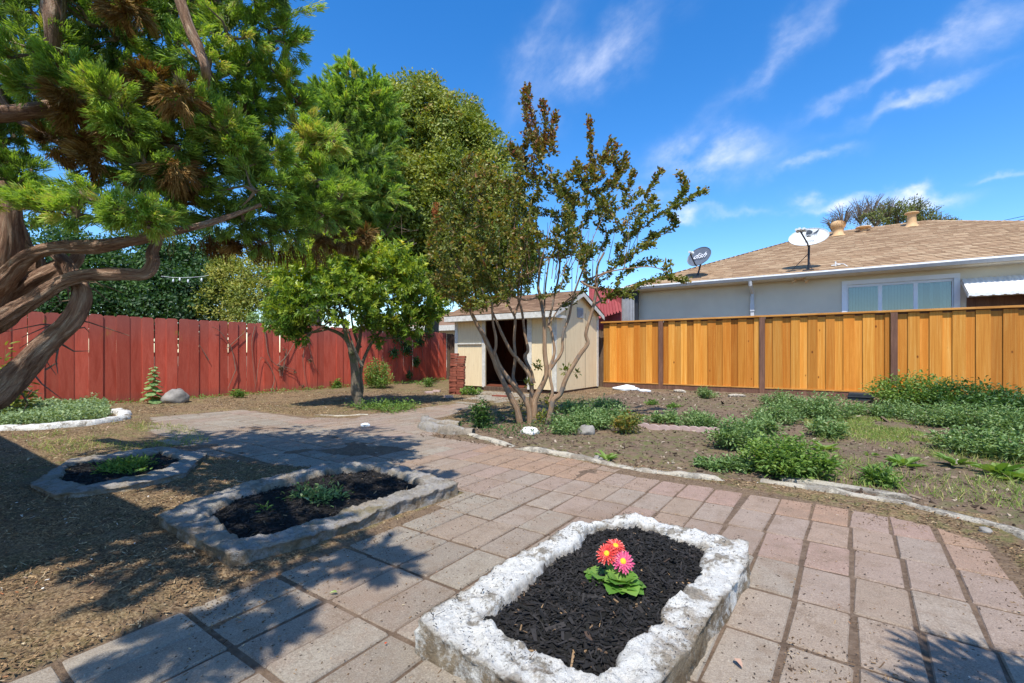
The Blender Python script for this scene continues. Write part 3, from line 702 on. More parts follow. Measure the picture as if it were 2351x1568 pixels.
mb = MB(); mb.box(SX0+.041, SX1-.041, SY1-.04, SY1, .08, WZ); mb.build('back_wall', mats['siding'], sh)
mb = MB(); mb.box(SX0+.045, SX1-.045, SY0+.3, SY0+.32, .16, 2.2, 0); 
mb = MB(); mb.box(SX0+.045, SX1-.045, SY1-.06, SY1-.045, .16, 2.2); mb.box(SX0+.045, SX0+.06, SY0+.05, SY1-.06, .16, 2.2); mb.box(SX1-.06, SX1-.045, SY0+.05, SY1-.06, .16, 2.2)
mb.box(SX0+.05, SX1-.05, SY0+.045, SY1-.06, .11, .15); mb.build('lining', mats['dark_in'], sh)
mb = MB()
for xx in np.arange(SX0+.4, SX1, .41): mb.box(xx, xx+.04, SY1-.13, SY1-.062, .16, 2.2)
mb.box(SX0+.07, SX1-.07, SY1-.13, SY1-.063, 1.1, 1.14); mb.build('stud', mats['dark_in'], sh)
# siding grooves on the gable, door trims, corner trims
mb = MB()
for yy in (SY0+.45, SY0+1.64): MB().box(SX1, SX1+.004, yy, yy+.012, .09, 2.2).build('panel_joint', mats['old_wood'], sh)
for (x0, x1) in ((dx0-.1, dx0+.01), (dx1-.01, dx1+.13)):
    MB().box(x0, x1, SY0-.022, SY0-.001, .1, 2.09, .6, bev=.003).build('door_trim', mats['white_trim'], sh)
MB().box(dx0-.1, dx1+.13, SY0-.024, SY0-.002, 2.092, 2.17, .5).build('door_header', mats['cedar_trim'], sh)
for x0, x1 in ((SX0-.005, SX0+.11), (SX1-.13, SX1+.001)):
    MB().box(x0, x1, SY0-.02, SY0-.001, .09, WZ-.05, .7, bev=.003).build('corner_trim', mats['white_trim'], sh)
MB().box(SX1+.001, SX1+.02, SY1-.08, SY1+.02, .07, WZ-.04, .3, bev=.003).build('corner_trim', mats['white_trim'], sh)
MB().box(SX0+.12, dx0-.11, SY0-.045, SY0-.001, 1.32, 1.36, .8, bev=.004).build('ledge', mats['white_trim'], sh)
MB().box(dx0, dx1, SY0-.06, SY0+.3, -.02, .13, .4, bev=.005).build('threshold', mats['old_wood'], sh)
MB().box(SX0+.05, SX1-.05, SY0+.05, SY1-.05, -.05, .075, .1).build('skid', mats['post'], sh)
# roof
ov, og = .33, .13; sl_ = (AP-WZ)/(YM-SY0)
def roofpts(s_):
    return (YM, AP+.05), (YM+s_*(YM-SY0+(.32 if s_ < 0 else .15)), AP+.05-sl_*(YM-SY0+(.32 if s_ < 0 else .15)))
def shingles(mb, O, U, Vd, nlen, lim, expo=.14, wid=.3, th=.012):
    O, U, Vd = map(lambda q: np.array(q, float), (O, U, Vd)); N = np.cross(U, Vd); N /= np.linalg.norm(N)
    rows = int(nlen/expo)+1
    for r in range(rows):
        v0 = r*expo; v1 = min(v0+expo*1.25, nlen+.02); a, b = lim(v0); x = a-random.uniform(0, wid)
        while x < b:
            w = wid*random.choice((.6, .8, 1.0, 1.1)); x0, x1 = max(x, a), min(x+w-.004, b)
            if x1-x0 > .01:
                h0 = th*random.uniform(.8, 1.3)
                q = [O+U*x0+Vd*v0, O+U*x1+Vd*v0, O+U*x1+Vd*v1, O+U*x0+Vd*v1]
                Vv = [q[0]+N*h0, q[1]+N*h0, q[2]+N*.001, q[3]+N*.001, q[0]-N*.004, q[1]-N*.004]
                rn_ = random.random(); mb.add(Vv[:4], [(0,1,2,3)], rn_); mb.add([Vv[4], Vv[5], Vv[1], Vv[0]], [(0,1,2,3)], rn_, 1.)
            x += w
for s_ in (-1, 1):
    (y0, z0), (y1, z1) = roofpts(s_)
    mb = MB(); n_ = np.array((0, -(z1-z0), (y1-y0))); n_ = n_/np.linalg.norm(n_); n_ = n_ if n_[2] > 0 else -n_
    xa, xb = SX0-og, SX1+og
    V = [(xa, y0, z0), (xb, y0, z0), (xb, y1, z1), (xa, y1, z1)]; V = V+[tuple(np.array(v)-n_*.03) for v in V]
    mb.add(V, [(0,1,2,3), (7,6,5,4), (0,4,5,1), (1,5,6,2), (2,6,7,3), (3,7,4,0)], .2); mb.build('roof_deck', mats['old_wood'], sh)
    mb = MB(); L = math.hypot(y1-y0, z1-z0); up = np.array((0, (y0-y1)/L, (z0-z1)/L)); U = (1, 0, 0) if s_ < 0 else (-1, 0, 0)
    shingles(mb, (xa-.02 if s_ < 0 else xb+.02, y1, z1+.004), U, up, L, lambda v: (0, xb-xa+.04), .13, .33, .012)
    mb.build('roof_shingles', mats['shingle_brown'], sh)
    if s_ < 0:
        MB().box(xa, xb, y1-.024, y1-.002, z1-.16, z1-.012, .8, bev=.002).build('fascia', mats['white_trim'], sh)
        MB().box(xa, xb-.02, y1, SY0-.024, z1-.16, z1-.14, .3).build('soffit', mats['white_trim'], sh)
        MB().box(SX1+.002, xb, y1, SY0+.28, z1-.17, z1-.10, .3).build('eave_return', mats['white_trim'], sh)
    d = np.array((0, y1-y0, z1-z0)); hh = np.array((0, 0, -.12)); a = np.array((xb-.001, y0, z0-.034)); b = a+d
    mb = MB(); V = [a, b, b+hh, a+hh]; V = V+[v+np.array((.022, 0, 0)) for v in V]
    mb.add(V, [(0,1,2,3)[::-1], (4,5,6,7), (0,1,5,4), (1,2,6,5), (2,3,7,6), (3,0,4,7)], .7); mb.build('rake_board', mats['white_trim'], sh)
mb = MB(); vy = YM-.12
mb.box(SX1, SX1+.02, vy, vy+.36, 2.05, 2.33); vent = mb.build('gable_vent', mats['galv'], sh)
mb = MB()
for k in range(7): 
    z = 2.075+k*.035; mb.add([(SX1+.021, vy+.02, z), (SX1+.021, vy+.34, z), (SX1+.034, vy+.34, z-.018), (SX1+.034, vy+.02, z-.018)], [(0,3,2,1)])
mb.build('louvre', mats['galv'], vent)
# brick stack
bx, by = G(1052, 907)[:2]
k = 0
for row in range(16):
    for c in range(2 if row < 15 else 1):
        mb = MB(); r = random.random(); mb.box(-.1, .1, -.048, .048, 0, .062, r, bev=.004)
        o = mb.build('brick', mats['brick'], loc=(0, 0, 0))
        rot = math.radians(12+random.gauss(0, 3)); off = (-.103 if c == 0 else .103)
        drift = .05*(1-row/15)
        wx, wy = bx-drift+math.cos(rot)*off, by+math.sin(rot)*off
        o.location = (wx+random.gauss(0, .008), wy, .015+row*.066); o.rotation_euler.z = rot
        tag(o, 'old red brick in the tall leaning stack beside the shed front', 'brick', 'bricks stacked against the shed')
for (x, y, rz) in ((1003, 902, 20), (985, 905, 60), (1030, 915, 5)):
    mb = MB().box(-.1, .1, -.05, .05, 0, .06, .7, bev=.004); o = mb.build('brick', mats['brick_pale']); p = G(x, y); o.location = (p[0], p[1], gz1(p[0], p[1])-.005); o.rotation_euler.z = math.radians(rz)
    tag(o, 'loose pale brick lying flat on the ground left of the brick stack', 'brick', 'loose pale bricks on the ground')
mb = MB(); p = G(1150, 912); mb.box(p[0]-.2, p[0]+.2, p[1]-.1, p[1]+.1, 0, .05, .3, bev=.006); tag(mb.build('stepping_brick', mats['brick'], loc=(p[0], p[1], 0)), 'reddish paver lying in front of the shed threshold', 'paver')

# ------------------------------------------------------------------ neighbour's house
EZ, EY, PT = 3.42, 16.1, .4
hx0, hx1 = -6.25, 8.2; RY = 21.7; DEP = 2*(RY-EY)
hs = empty('neighbour_house', (1, 20, 0), 'grey stucco house with tan hip roof behind the cedar fence', 'house')
WY = 16.55
mb = MB(); wx0, wx1 = -6.2+.0, 7.8
win = (.2, 2.5, 1.9, 3.04)
mb.box(wx0, win[0], WY, WY+.15, -.1, EZ-.05); mb.box(win[1], wx1, WY, WY+.15, -.1, EZ-.05); mb.box(win[0], win[1], WY, WY+.15, -.1, win[2]); mb.box(win[0], win[1], WY, WY+.15, win[3], EZ-.05)
mb.box(wx0, wx0+.15, WY+.15, EY+DEP-.5, -.1, EZ-.05); mb.box(wx1-.15, wx1, WY+.15, EY+DEP-.5, -.1, EZ-.05); mb.box(wx0, wx1, EY+DEP-.5, EY+DEP-.35, -.1, EZ-.05)
mb.build('wall', mats['stucco'], hs)
RZ = EZ+PT*(RY-EY); rx0, rx1 = hx0+(RY-EY), hx1-(RY-EY)
mb = MB()
V = [(hx0, EY, EZ), (hx1, EY, EZ), (hx1, EY+DEP, EZ), (hx0, EY+DEP, EZ), (rx0, RY, RZ), (rx1, RY, RZ)]; V += [(x, y, z-.12) for x, y, z in V]
mb.add(V, [(0,1,5,4), (1,2,5), (2,3,4,5), (3,0,4), (6,7,8,9)[::-1], (0,6,7,1), (1,7,8,2), (2,8,9,3), (3,9,6,0)], .5)
rf = mb.build('roof', mats['shingle'], hs)
mb = MB(); n_ = math.hypot(1, PT); L = (RY-EY)*n_
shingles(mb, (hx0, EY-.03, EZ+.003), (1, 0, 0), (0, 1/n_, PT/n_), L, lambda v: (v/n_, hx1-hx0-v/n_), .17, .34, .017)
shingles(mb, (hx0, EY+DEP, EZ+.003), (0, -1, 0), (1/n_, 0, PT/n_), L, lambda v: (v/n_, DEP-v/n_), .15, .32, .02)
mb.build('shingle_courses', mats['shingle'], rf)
mb = MB()
for (A, B) in (((hx0, EY, EZ), (rx0, RY, RZ)), ((rx0, RY, RZ), (rx1, RY, RZ)), ((rx1, RY, RZ), (hx1, EY, EZ))):
    A = np.array(A, float); B = np.array(B, float); L = np.linalg.norm(B-A); d = (B-A)/L; s_ = np.cross(d, (0, 0, 1)); s_ /= np.linalg.norm(s_)
    for k in range(int(L/.16)):
        p = A+d*k*.16; q = p+d*.22; up = np.array((0, 0, .03)); u2 = np.array((0, 0, .012))
        mb.add([p+up+u2, p+s_*.12+up-np.array((0, 0, .05)), q+s_*.12+u2-np.array((0, 0, .05)), q+up, p-s_*.12+up-np.array((0, 0, .05)), q-s_*.12+u2-np.array((0, 0, .05))], [(0,1,2,3), (0,3,5,4)], random.random())
mb.build('ridge_cap', mats['shingle'], rf)
# gutter, soffit, downspout
mb = MB(); pr = [(EY-.02, EZ-.005), (EY-.13, EZ-.005), (EY-.15, EZ-.05), (EY-.12, EZ-.10), (EY-.10, EZ-.13), (EY-.02, EZ-.13)]; n = 6
V = [(hx0-.1, a, b) for a, b in pr]+[(hx1+.1, a, b) for a, b in pr]
mb.add(V, [tuple(range(6)), tuple(range(6, 12))[::-1]]+[(i, 6+i, 6+(i+1) % 6, (i+1) % 6) for i in range(6)], .8); mb.build('gutter', mats['gutter'], hs)
MB().box(hx0+.02, hx1-.02, EY-.019, WY-.002, EZ-.15, EZ-.121, .5).build('soffit', mats['stucco'], hs)
mb = MB(); dxp = -2.21
mb.box(dxp-.05, dxp+.05, WY-.09, WY-.01, 1.2, EZ-.55, .6, bev=.01); mb.box(dxp-.06, dxp+.06, WY-.11, WY-.004, 2.38, 2.62, .9, bev=.005)
mb.tube([(dxp, EY-.07, EZ-.14), (dxp, EY-.05, EZ-.25), (dxp, WY-.06, EZ-.45), (dxp, WY-.05, EZ-.6)], .055, 8); mb.build('downspout', mats['gutter'], hs)
# window with trim, three panes, blinds and a dark room behind
x0, x1, z0, z1 = win
wn = MB().box(x0-.1, x1+.1, WY-.03, WY-.001, z1-.02, z1+.1, .8, bev=.004).box(x0-.1, x0+.02, WY-.03, WY-.001, z0, z1-.021, .8).box(x1-.02, x1+.1, WY-.03, WY-.001, z0, z1-.021, .8).build('window', mats['white_vinyl'], hs)
mb = MB()
for k in range(4):
    xx = x0+.02+(x1-x0-.04)*k/3; w = .045 if k in (1, 2) else .035
    mb.box(xx-w if k else xx, xx+w if k < 3 else xx, WY+.02, WY+.07, z0+.01, z1-.05, .8, bev=.003)
mb.box(x0+.02, x1-.02, WY+.018, WY+.072, z1-.09, z1-.02, .8, bev=.003); mb.box(x0+.02, x1-.02, WY+.018, WY+.072, z0, z0+.06, .8); mb.build('frame', mats['white_vinyl'], wn)
for k in range(3):
    a = x0+.06+(x1-x0-.04)*k/3; b = x0+.02+(x1-x0-.04)*(k+1)/3-.045
    MB().box(a, b, WY+.04, WY+.046, z0+.06, z1-.09).build('pane', mats['glass'], wn)
mb = MB()
for k in range(34):
    a = x0+.03+k*.067; yo = .01*(k % 2)+random.uniform(0, .012)
    if 24 < k < 31 and k % 3: continue
    mb.box(a, a+.058, WY+.22+yo, WY+.224+yo, z0, z1-.06, random.random())
mb.build('blind', mats['curtain'], wn)
MB().box(x0-.3, x1+.3, WY+1.3, WY+1.32, z0-.2, z1+.2).build('room_wall', mats['room'], wn)
# white corrugated awning over a door at right
aw = MB(); ax0, ax1 = 2.62, 5.4
for k in range(int((ax1-ax0)/.05)):
    x = ax0+k*.05; zt, zb = 2.98, 2.52; up = .018*(k % 2)
    V = [(x, WY-.02, zt+up), (x+.05, WY-.02, zt+.018-up), (x+.05, WY-.85, zb+.018-up), (x, WY-.85, zb+up)]
    aw.add(V, [(0, 3, 2, 1)], random.random())
    d = .05+.02*abs(math.sin(k*math.pi/4)); aw.add([(x, WY-.851, zb+up), (x+.05, WY-.851, zb+.018-up), (x+.05, WY-.86, zb-d), (x, WY-.86, zb-d)], [(0, 3, 2, 1)], random.random())
aw.build('awning', mats['white_metal'], hs)
mb = MB()
for k in range(9): 
    t_ = k/9; mb.box(ax0-.012, ax0-.002, WY-.85+t_*.83, WY-.85+t_*.83+.075, 2.5+t_*.46-.07, 2.5+t_*.46+.0, random.random())
mb.build('awning_side', mats['white_metal'], hs)
MB().box(ax0+.1, ax1, WY-.01, WY-.003, .1, 2.5, .1).build('door', mats['post'], hs)
mb = MB(); p = W(1822, 641, 1.0); fx = -.9
mb.tube([(fx-.12, WY-.3, EZ-.17), (fx-.2, WY-.36, EZ-.26)], .035, 8); mb.tube([(fx+.08, WY-.3, EZ-.16), (fx+.16, WY-.38, EZ-.26)], [.03, .06], 8); mb.box(fx-.12, fx+.1, WY-.33, WY-.27, EZ-.18, EZ-.15)
mb.build('flood_light', mats['tan_metal'], hs)
# roof fixtures
def onroof(x, y):
    r = ray(x, y); Y = (EZ-PT*EY-CAMH)/(r.z-PT*r.y); q = r*Y; return np.array((q.x, q.y, q.z+CAMH))
p = onroof(1924, 541); mb = MB(); T0 = Matrix.Translation(p); T0 = np.array(T0); T0[:3, :3] *= .8
mb.lathe([(.32, -.06), (.27, .03), (.21, .05), (.21, .26), (.24, .3)], 20, T0); 
v1 = mb.build('turbine_vent', mats['tan_metal'], rf, smooth=True)
mb = MB()
for k in range(22):
    a0 = k*2*math.pi/22; L_ = []
    for j in range(8):
        ph = -1.2+2.5*j/7; rr = .3*math.cos(ph)**.6 if math.cos(ph) > 0 else .02; zz = .48+.2*math.sin(ph)
        for da in (0, .22): L_.append((rr*(1 if da == 0 else .9)*math.cos(a0+da+ph*.25), rr*(1 if da == 0 else .9)*math.sin(a0+da+ph*.25), zz))
    V = np.array(L_)*.8+p; mb.add(V, [(2*j, 2*j+1, 2*j+3, 2*j+2) for j in range(7)])
mb.lathe([(.22, .3), (.2, .6), (.01, .68)], 16, T0); mb.build('turbine_head', mats['tan_metal'], v1, smooth=True)
p = onroof(1982, 532); mb = MB(); T0 = np.array(Matrix.Translation(p)); T0[:3, :3] *= .8; mb.lathe([(.22, -.05), (.14, .02), (.11, .14)], 16, T0); mb.lathe([(.10, .14), (.3, .17), (.29, .22), (.01, .25)], 18, T0); mb.build('low_vent', mats['tan_metal'], rf, smooth=True)
p = onroof(2093, 519); mb = MB(); T0 = np.array(Matrix.Translation(p)); T0[:3, :3] *= .8; mb.lathe([(.34, -.08), (.2, .05), (.17, .14), (.15, .48), (.17, .5), (.15, .52)], 18, T0); mb.lathe([(.16, .5), (.26, .54), (.24, .58), (.01, .62)], 18, T0); mb.build('vent_pipe', mats['tan_metal'], rf, smooth=True)
p = onroof(1918, 613); mb = MB(); 
mb.tube([p, p+(0, 0, .16)], .02, 6); mb.tube([p+(-.1, 0, .05), p+(.12, .02, .06)], .018, 6); mb.tube([p+(.0, 0, .1), p+(.2, -.1, .05), p+(.3, -.15, -.05)], .012, 5)
mb.build('pipe_fitting', mats['white_metal'], rf)

def textmesh(name, s, size, m, parent, Mx, shear=0, ext=.001):
    c = bpy.data.curves.new(name, 'FONT'); c.body = s; c.size = size; c.align_x = 'CENTER'; c.align_y = 'CENTER'; c.shear = shear; c.extrude = ext; c.resolution_u = 3
    o = bpy.data.objects.new(name+'_src', c); COL.objects.link(o)
    me = bpy.data.meshes.new_from_object(o.evaluated_get(bpy.context.evaluated_depsgraph_get()))
    bpy.data.objects.remove(o); me.materials.clear(); me.materials.append(m); me.name = name
    q = bpy.data.objects.new(name, me); COL.objects.link(q); q.parent = parent
    q.matrix_local = Matrix.Translation(-Vector(parent.location))@Mx if parent.parent is None else Mx
    return q
def dish(base, top, normal, up, rw, rh, face, label, lnbdir, big):
    e = empty('satellite_dish', base, label, 'satellite dish')
    n_ = Vector(normal).normalized(); u_ = Vector(up); xr = u_.cross(n_).normalized(); u_ = n_.cross(xr)
    Mx = Matrix((( xr.x, u_.x, n_.x, top[0]), (xr.y, u_.y, n_.y, top[1]), (xr.z, u_.z, n_.z, top[2]), (0, 0, 0, 1)))
    A = np.array(Mx); dep = .12*rw*.6
    prof = [(r, dep*(r*r-1)) for r in np.linspace(0.01, 1, 10)]; mb = MB()
    mb.lathe(prof+[(1.015, .012), (1.02, -.01), (.97, -.03)]+[(r, dep*(r*r-1)-.02) for r in np.linspace(.95, .01, 8)], 48, A, sx=rw, sy=rh)
    # lathe scales only radius, keep z in metres
    r_ = mb.build('reflector', face, e, smooth=True)
    base = np.array(base); top = np.array(top); bk = top-np.array(n_)*(dep+.03)
    MB().tube([base+(0, 0, -.02), base+(0, 0, .05), (bk[0]-n_.x*.1, bk[1]-n_.y*.1, bk[2]-.12)], .03, 10).build('mast', mats['dark_metal'], e)
    MB().tube([(bk[0]-n_.x*.1, bk[1]-n_.y*.1, bk[2]-.16), (bk[0]-n_.x*.1, bk[1]-n_.y*.1, bk[2]+.04), bk], [.045, .045, .08], 10).build('bracket', mats['dark_metal'], e)
    tl = base+np.array((-.45, -.0, -.0)) if big else None
    if big:
        MB().tube([base+(0, 0, .5), base+(-.42, .15, .08)], .01, 6).build('brace', mats['dark_metal'], e)
        MB().tube([base+(0, 0, .35), base+(.1, -.2, -.02)], .008, 6).build('brace', mats['dark_metal'], e)
    MB().box(base[0]-.14, base[0]+.14, base[1]-.12, base[1]+.12, base[2]-.06, base[2]+.02, .5, bev=.01).build('foot', mats['dark_metal'], e)
    fp = top+np.array(n_)*rw*1.0+np.array(u_)*(-.35*rh)+np.array(xr)*lnbdir*rw
    arm0 = top-np.array(u_)*rh*.98
    MB().tube([arm0-np.array(n_)*.04, arm0+np.array(n_)*.06, fp-np.array(u_)*.06], .022, 8).build('feed_arm', mats['dark_metal'], e)
    mb = MB(); d = (top-fp); d /= np.linalg.norm(d); mb.tube([fp-d*.09, fp+d*.02, fp+d*.08], [.04, .04, .065], 12)
    if big: 
        for s2 in (-1, 1): mb.tube([fp+np.array(xr)*.09*s2-d*.06, fp+np.array(xr)*.09*s2+d*.07], [.035, .055], 12)
    mb.build('feed_horn', mats['dish_light'], e)
    return e, r_, Mx, dep
bpt = onroof(1856, 621); d_ = bpt+np.array((0, 0, .98))
camdir = -(Vector((d_[0], d_[1], 0)).normalized())
e, r_, Mx, dep = dish(bpt, d_+np.array((camdir.x, camdir.y, 0))*.05, camdir*.8+Vector((0, 0, .42))+Vector((cT, sT, 0))*-.1, (0, 0, 1), .5, .3, mats['dish_light'], 'large light grey oval satellite dish on the roof edge above the window', -.28, True)
def on_dish(sx, sy, rw, rh): return dep*((sx/rw)**2+(sy/rh)**2-1)+.012
# logo: dark D shape and swoosh with lettering
mb = MB(); pr = [(.0, .20), (.0, .07), (.05, .07), (.10, .10), (.11, .135), (.09, .17), (.05, .2)]
th_ = [(-.02, .24), (-.02, .235)]
def flat(mb, pts, z): 
    A = np.array(Mx); V = [A[:3, :3]@np.array((x, y, z))+A[:3, 3] for x, y in pts]; mb.add(V, [tuple(range(len(V)))])
zf_ = on_dish(.1, .15, .5, .3)
flat(mb, [(-.05,.25), (.02,.25), (.08,.21), (.10,.17), (.09,.14), (.0,.125), (-.07,.13)], zf_+.012); flat(mb, [(.11,.135), (.16,.15), (.22,.21), (.24,.24), (.26,.24), (.24,.17), (.2,.125), (.12,.12)], zf_+.012); flat(mb, [(-.07,.118), (.2,.118), (.2,.11), (-.07,.11)], zf_+.012)
mb.build('logo', mats['ink_dark'], e)
e_m = Matrix.Translation((0.07, .075, on_dish(.07, .075, .5, .3)+.02)); textmesh('lettering', 'DIRECTV', .075, mats['ink_dark'], e, Mx@e_m)
textmesh('lettering', 'Slimline', .075, mats['ink_dark'], e, Mx@Matrix.Translation((.03, -.15, on_dish(.03, .15, .5, .3)+.02)), .4)
bpt = onroof(1601, 638); d_ = bpt+np.array((0.05, .0, .72))
camdir = -(Vector((d_[0], d_[1], 0)).normalized()); rt = Vector((cT, sT, 0))
e, r_, Mx, dep = dish(bpt, d_, camdir*.62-rt*.62+Vector((0, 0, .5)), (0, 0, 1), .43, .36, mats['dish_grey'], 'smaller dark grey satellite dish near the left end of the roof', 0, False)
textmesh('lettering', 'dish', .3, mats['ink_white'], e, Mx@Matrix.Translation((.03, .0, on_dish(.1, .05, .43, .36)+.04)), .5)
# carport sheets left of the house
cp = empty('red_sheet_awning', (-7.5, 15.2, 0), 'faded red corrugated sheet awning behind the shed gable', 'awning')
mb = MB(); A = W(1352, 657, 17.2); B = W(1418, 664, 17.2); Cc = W(1428, 712, 16.3); D_ = W(1352, 735, 16.3); N_ = 22
for k in range(N_):
    t0, t1 = k/N_, (k+1)/N_; f0 = lambda t: A*(1-t)+B*t; f1 = lambda t: (D_*(1-t)+Cc*t)+np.array((0, 0, -.05*(k % 2)+.0))
    w = np.array((.0, -.03*(k % 2), 0)); w2 = np.array((0, -.03*((k+1) % 2), 0))
    mb.add([f0(t0)+w, f0(t1)+w2, f1(t1)+w2, f1(t0)+w], [(0, 3, 2, 1)], random.random())
mb.build('sheet', mats['red_metal'], cp)
q = W(1425, 690, 16.6); MB().box(q[0]-.35, q[0]+.0, q[1], q[1]+.1, 0, 3.15).build('post', mats['red_metal'], cp)
q0 = W(1352, 700, 17.3); MB().box(q0[0]-.3, q[0]-.36, q[1]+.3, q[1]+.35, 0, 2.9).build('back_wall', mats['red_metal'], cp)
cw = empty('corrugated_side_wall', (-6.6, 16.3, 0), 'narrow grey corrugated wall panel between the red awning and the stucco house', 'wall')
mb = MB(); q = W(1431, 700, 16.85)
for k in range(10): mb.box(q[0]-.2+k*.06, q[0]-.2+k*.06+.05, q[1]+.02*(k % 2), q[1]+.08, 0, 3.02, random.random())
mb.build('panel', mats['galv'], cw)
MB().box(q[0]-.24, q[0]+.5, q[1]+.1, q[1]+.2, 0, 3.3).build('frame', mats['dark_metal'], cw)
# distant pale roof between the citrus and the shed
dh = empty('distant_house', W(1000, 800, 34), 'distant low house with pale eave glimpsed left of the shed', 'house')
q = W(1010, 750, 34); MB().box(q[0]-8, q[0]+3, q[1], q[1]+8, 0, q[2]+.1).build('wall', mats['stucco'], dh)
mb = MB(); mb.add([(q[0]-9, q[1]-1, q[2]+.0), (q[0]+4, q[1]-1, q[2]), (q[0]+4, q[1]+4, q[2]+1.5), (q[0]-9, q[1]+4, q[2]+1.5), (q[0]-9, q[1]+9, q[2]), (q[0]+4, q[1]+9, q[2])], [(0,1,2,3), (3,2,5,4)]); mb.build('roof', mats['shingle_brown'], dh)
MB().box(q[0]-9, q[0]+4, q[1]-1.06, q[1]-1.02, q[2]-.35, q[2]+.02, .8).build('fascia', mats['white_trim'], dh)
# house roof over the camera's left shoulder, casting the straight-edged shade on the litter
pc = empty('patio_cover', (-6, -2, 0), 'flat patio roof on posts behind the viewer at left, shading the litter', 'patio cover')
MB().box(-12, -2.66, -5, -.28, 2.75, 2.87, .5).build('roof', mats['white_trim'], pc)
for px_ in (-11.8, -7.2, -2.9): MB().box(px_, px_+.1, -.5, -.4, -.05, 2.749, .5).build('post', mats['post'], pc)

# ------------------------------------------------------------------ foliage generators
def unit(V): return V/(np.linalg.norm(V, axis=1)[:, None]+1e-9)
def rdir(n): return unit(RG.normal(size=(n, 3)))
def leaves(mb, P, D, N, L, Wd, rnd, tint=0., fold=.18):
    n = len(P); D = unit(D); S = unit(np.cross(D, N)); N = np.cross(S, D)
    L = np.broadcast_to(L, (n,))[:, None]; Wd = np.broadcast_to(Wd, (n,))[:, None]
    V = np.stack([P, P+D*L*.35+S*Wd*.5+N*Wd*fold, P+D*L-N*L*.12, P+D*L*.35-S*Wd*.5+N*Wd*fold, P+D*L*.75+S*Wd*.3+N*Wd*fold*.3, P+D*L*.75-S*Wd*.3+N*Wd*fold*.3], 1).reshape(-1, 3)
    o = np.arange(n)[:, None]*6
    F = np.concatenate([o+np.array([[0, 1, 4, 2]]), o+np.array([[0, 2, 5, 3]])])
    mb.add(V, F, np.repeat(np.broadcast_to(rnd, (n,)), 6), np.repeat(np.broadcast_to(tint, (n,)), 6))
def leaves4(mb, P, D, N, L, Wd, rnd, tint=0.):
    n = len(P); D = unit(D); S = unit(np.cross(D, N)); L = np.broadcast_to(L, (n,))[:, None]; Wd = np.broadcast_to(Wd, (n,))[:, None]; N = np.cross(S, D)
    V = np.stack([P, P+D*L*.5+S*Wd*.5+N*Wd*.15, P+D*L, P+D*L*.5-S*Wd*.5+N*Wd*.15], 1).reshape(-1, 3)
    mb.add(V, np.arange(n*4).reshape(-1, 4), np.repeat(np.broadcast_to(rnd, (n,)), 4), np.repeat(np.broadcast_to(tint, (n,)), 4))
def strands(mb, C, A, L, nper, sl, sw, spread, rnd, droop=.1, flat=0.):
    """rope-like conifer sprays: C origins, A axes, L lengths of the twigs"""
    n = len(C); A = unit(A); idx = np.repeat(np.arange(n), nper); m = len(idx); t = RG.random(m)**.8
    B = C[idx]+A[idx]*(L[idx]*t)[:, None]+RG.normal(0, .012, (m, 3))
    R_ = rdir(m); R_ = unit(R_-A[idx]*np.sum(R_*A[idx], 1)[:, None])
    sp = spread*RG.uniform(.5, 1.25, m)*(1-.35*t)
    D = unit(A[idx]*np.cos(sp)[:, None]+R_*np.sin(sp)[:, None]); D2 = unit(D*.6+A[idx]*.55+np.array((0, 0, .16))+RG.normal(0, .1, (m, 3)))
    sll = sl*RG.uniform(.6, 1.25, m)*(1.1-.4*t); Q = B+D*(sll*.55)[:, None]; E_ = Q+D2*(sll*.5)[:, None]; E_[:, 2] -= droop*sll
    S = unit(np.cross(D, rdir(m))); w = (sw*RG.uniform(.7, 1.2, m))[:, None]
    V = np.stack([B-S*w*.5, B+S*w*.5, Q+S*w*.55, Q-S*w*.55, E_+S*w*.18, E_-S*w*.18], 1).reshape(-1, 3)
    o = np.arange(m)[:, None]*6; F = np.concatenate([o+np.array([[0, 1, 2, 3]]), o+np.array([[3, 2, 4, 5]])])
    rr = np.clip(rnd[idx]+RG.normal(0, .12, m), 0, 1)
    ti = np.stack([t*.3, t*.3, t*.5+.15, t*.5+.15, t*.4+.6, t*.4+.6], 1).reshape(-1)
    mb.add(V, F, np.repeat(rr, 6), ti)
def plume_blobs(mb, blobs, per, nper, sl, sw, L0, spread=.6, bias=(0, 0, 0), tw=None, rbase=None):
    for (c, r, q) in blobs:
        c = np.array(c); d = rdir(per); d[:, 2] = d[:, 2]*.75
        P = c+d*(r*RG.uniform(.25, .75, per))[:, None]; A = unit(d+np.array(bias)+RG.normal(0, .25, (per, 3)))
        strands(mb, P, A, L0*RG.uniform(.6, 1.2, per)*np.clip(r/.4, .6, 1.3), nper, sl, sw, spread, np.clip(q+RG.normal(0, .14, per), 0, 1))
        if tw is not None:
            for k in range(min(per, 4)): tw.tube([c-np.array((0, 0, .02)), (c+P[k])/2+RG.normal(0, .02, 3), P[k]+A[k]*L0*.5], [.014, .009, .003], 4, cap=False)

def poly_samples(poly, n, mind):
    out = []; P = np.array(poly, float); lo, hi = P.min(0), P.max(0); tries = 0
    while len(out) < n and tries < n*60:
        q = RG.uniform(lo, hi); tries += 1
        if inpoly(q[None], poly)[0] and all((q[0]-o[0])**2+(q[1]-o[1])**2 > mind**2 for o in out): out.append(q)
    return out

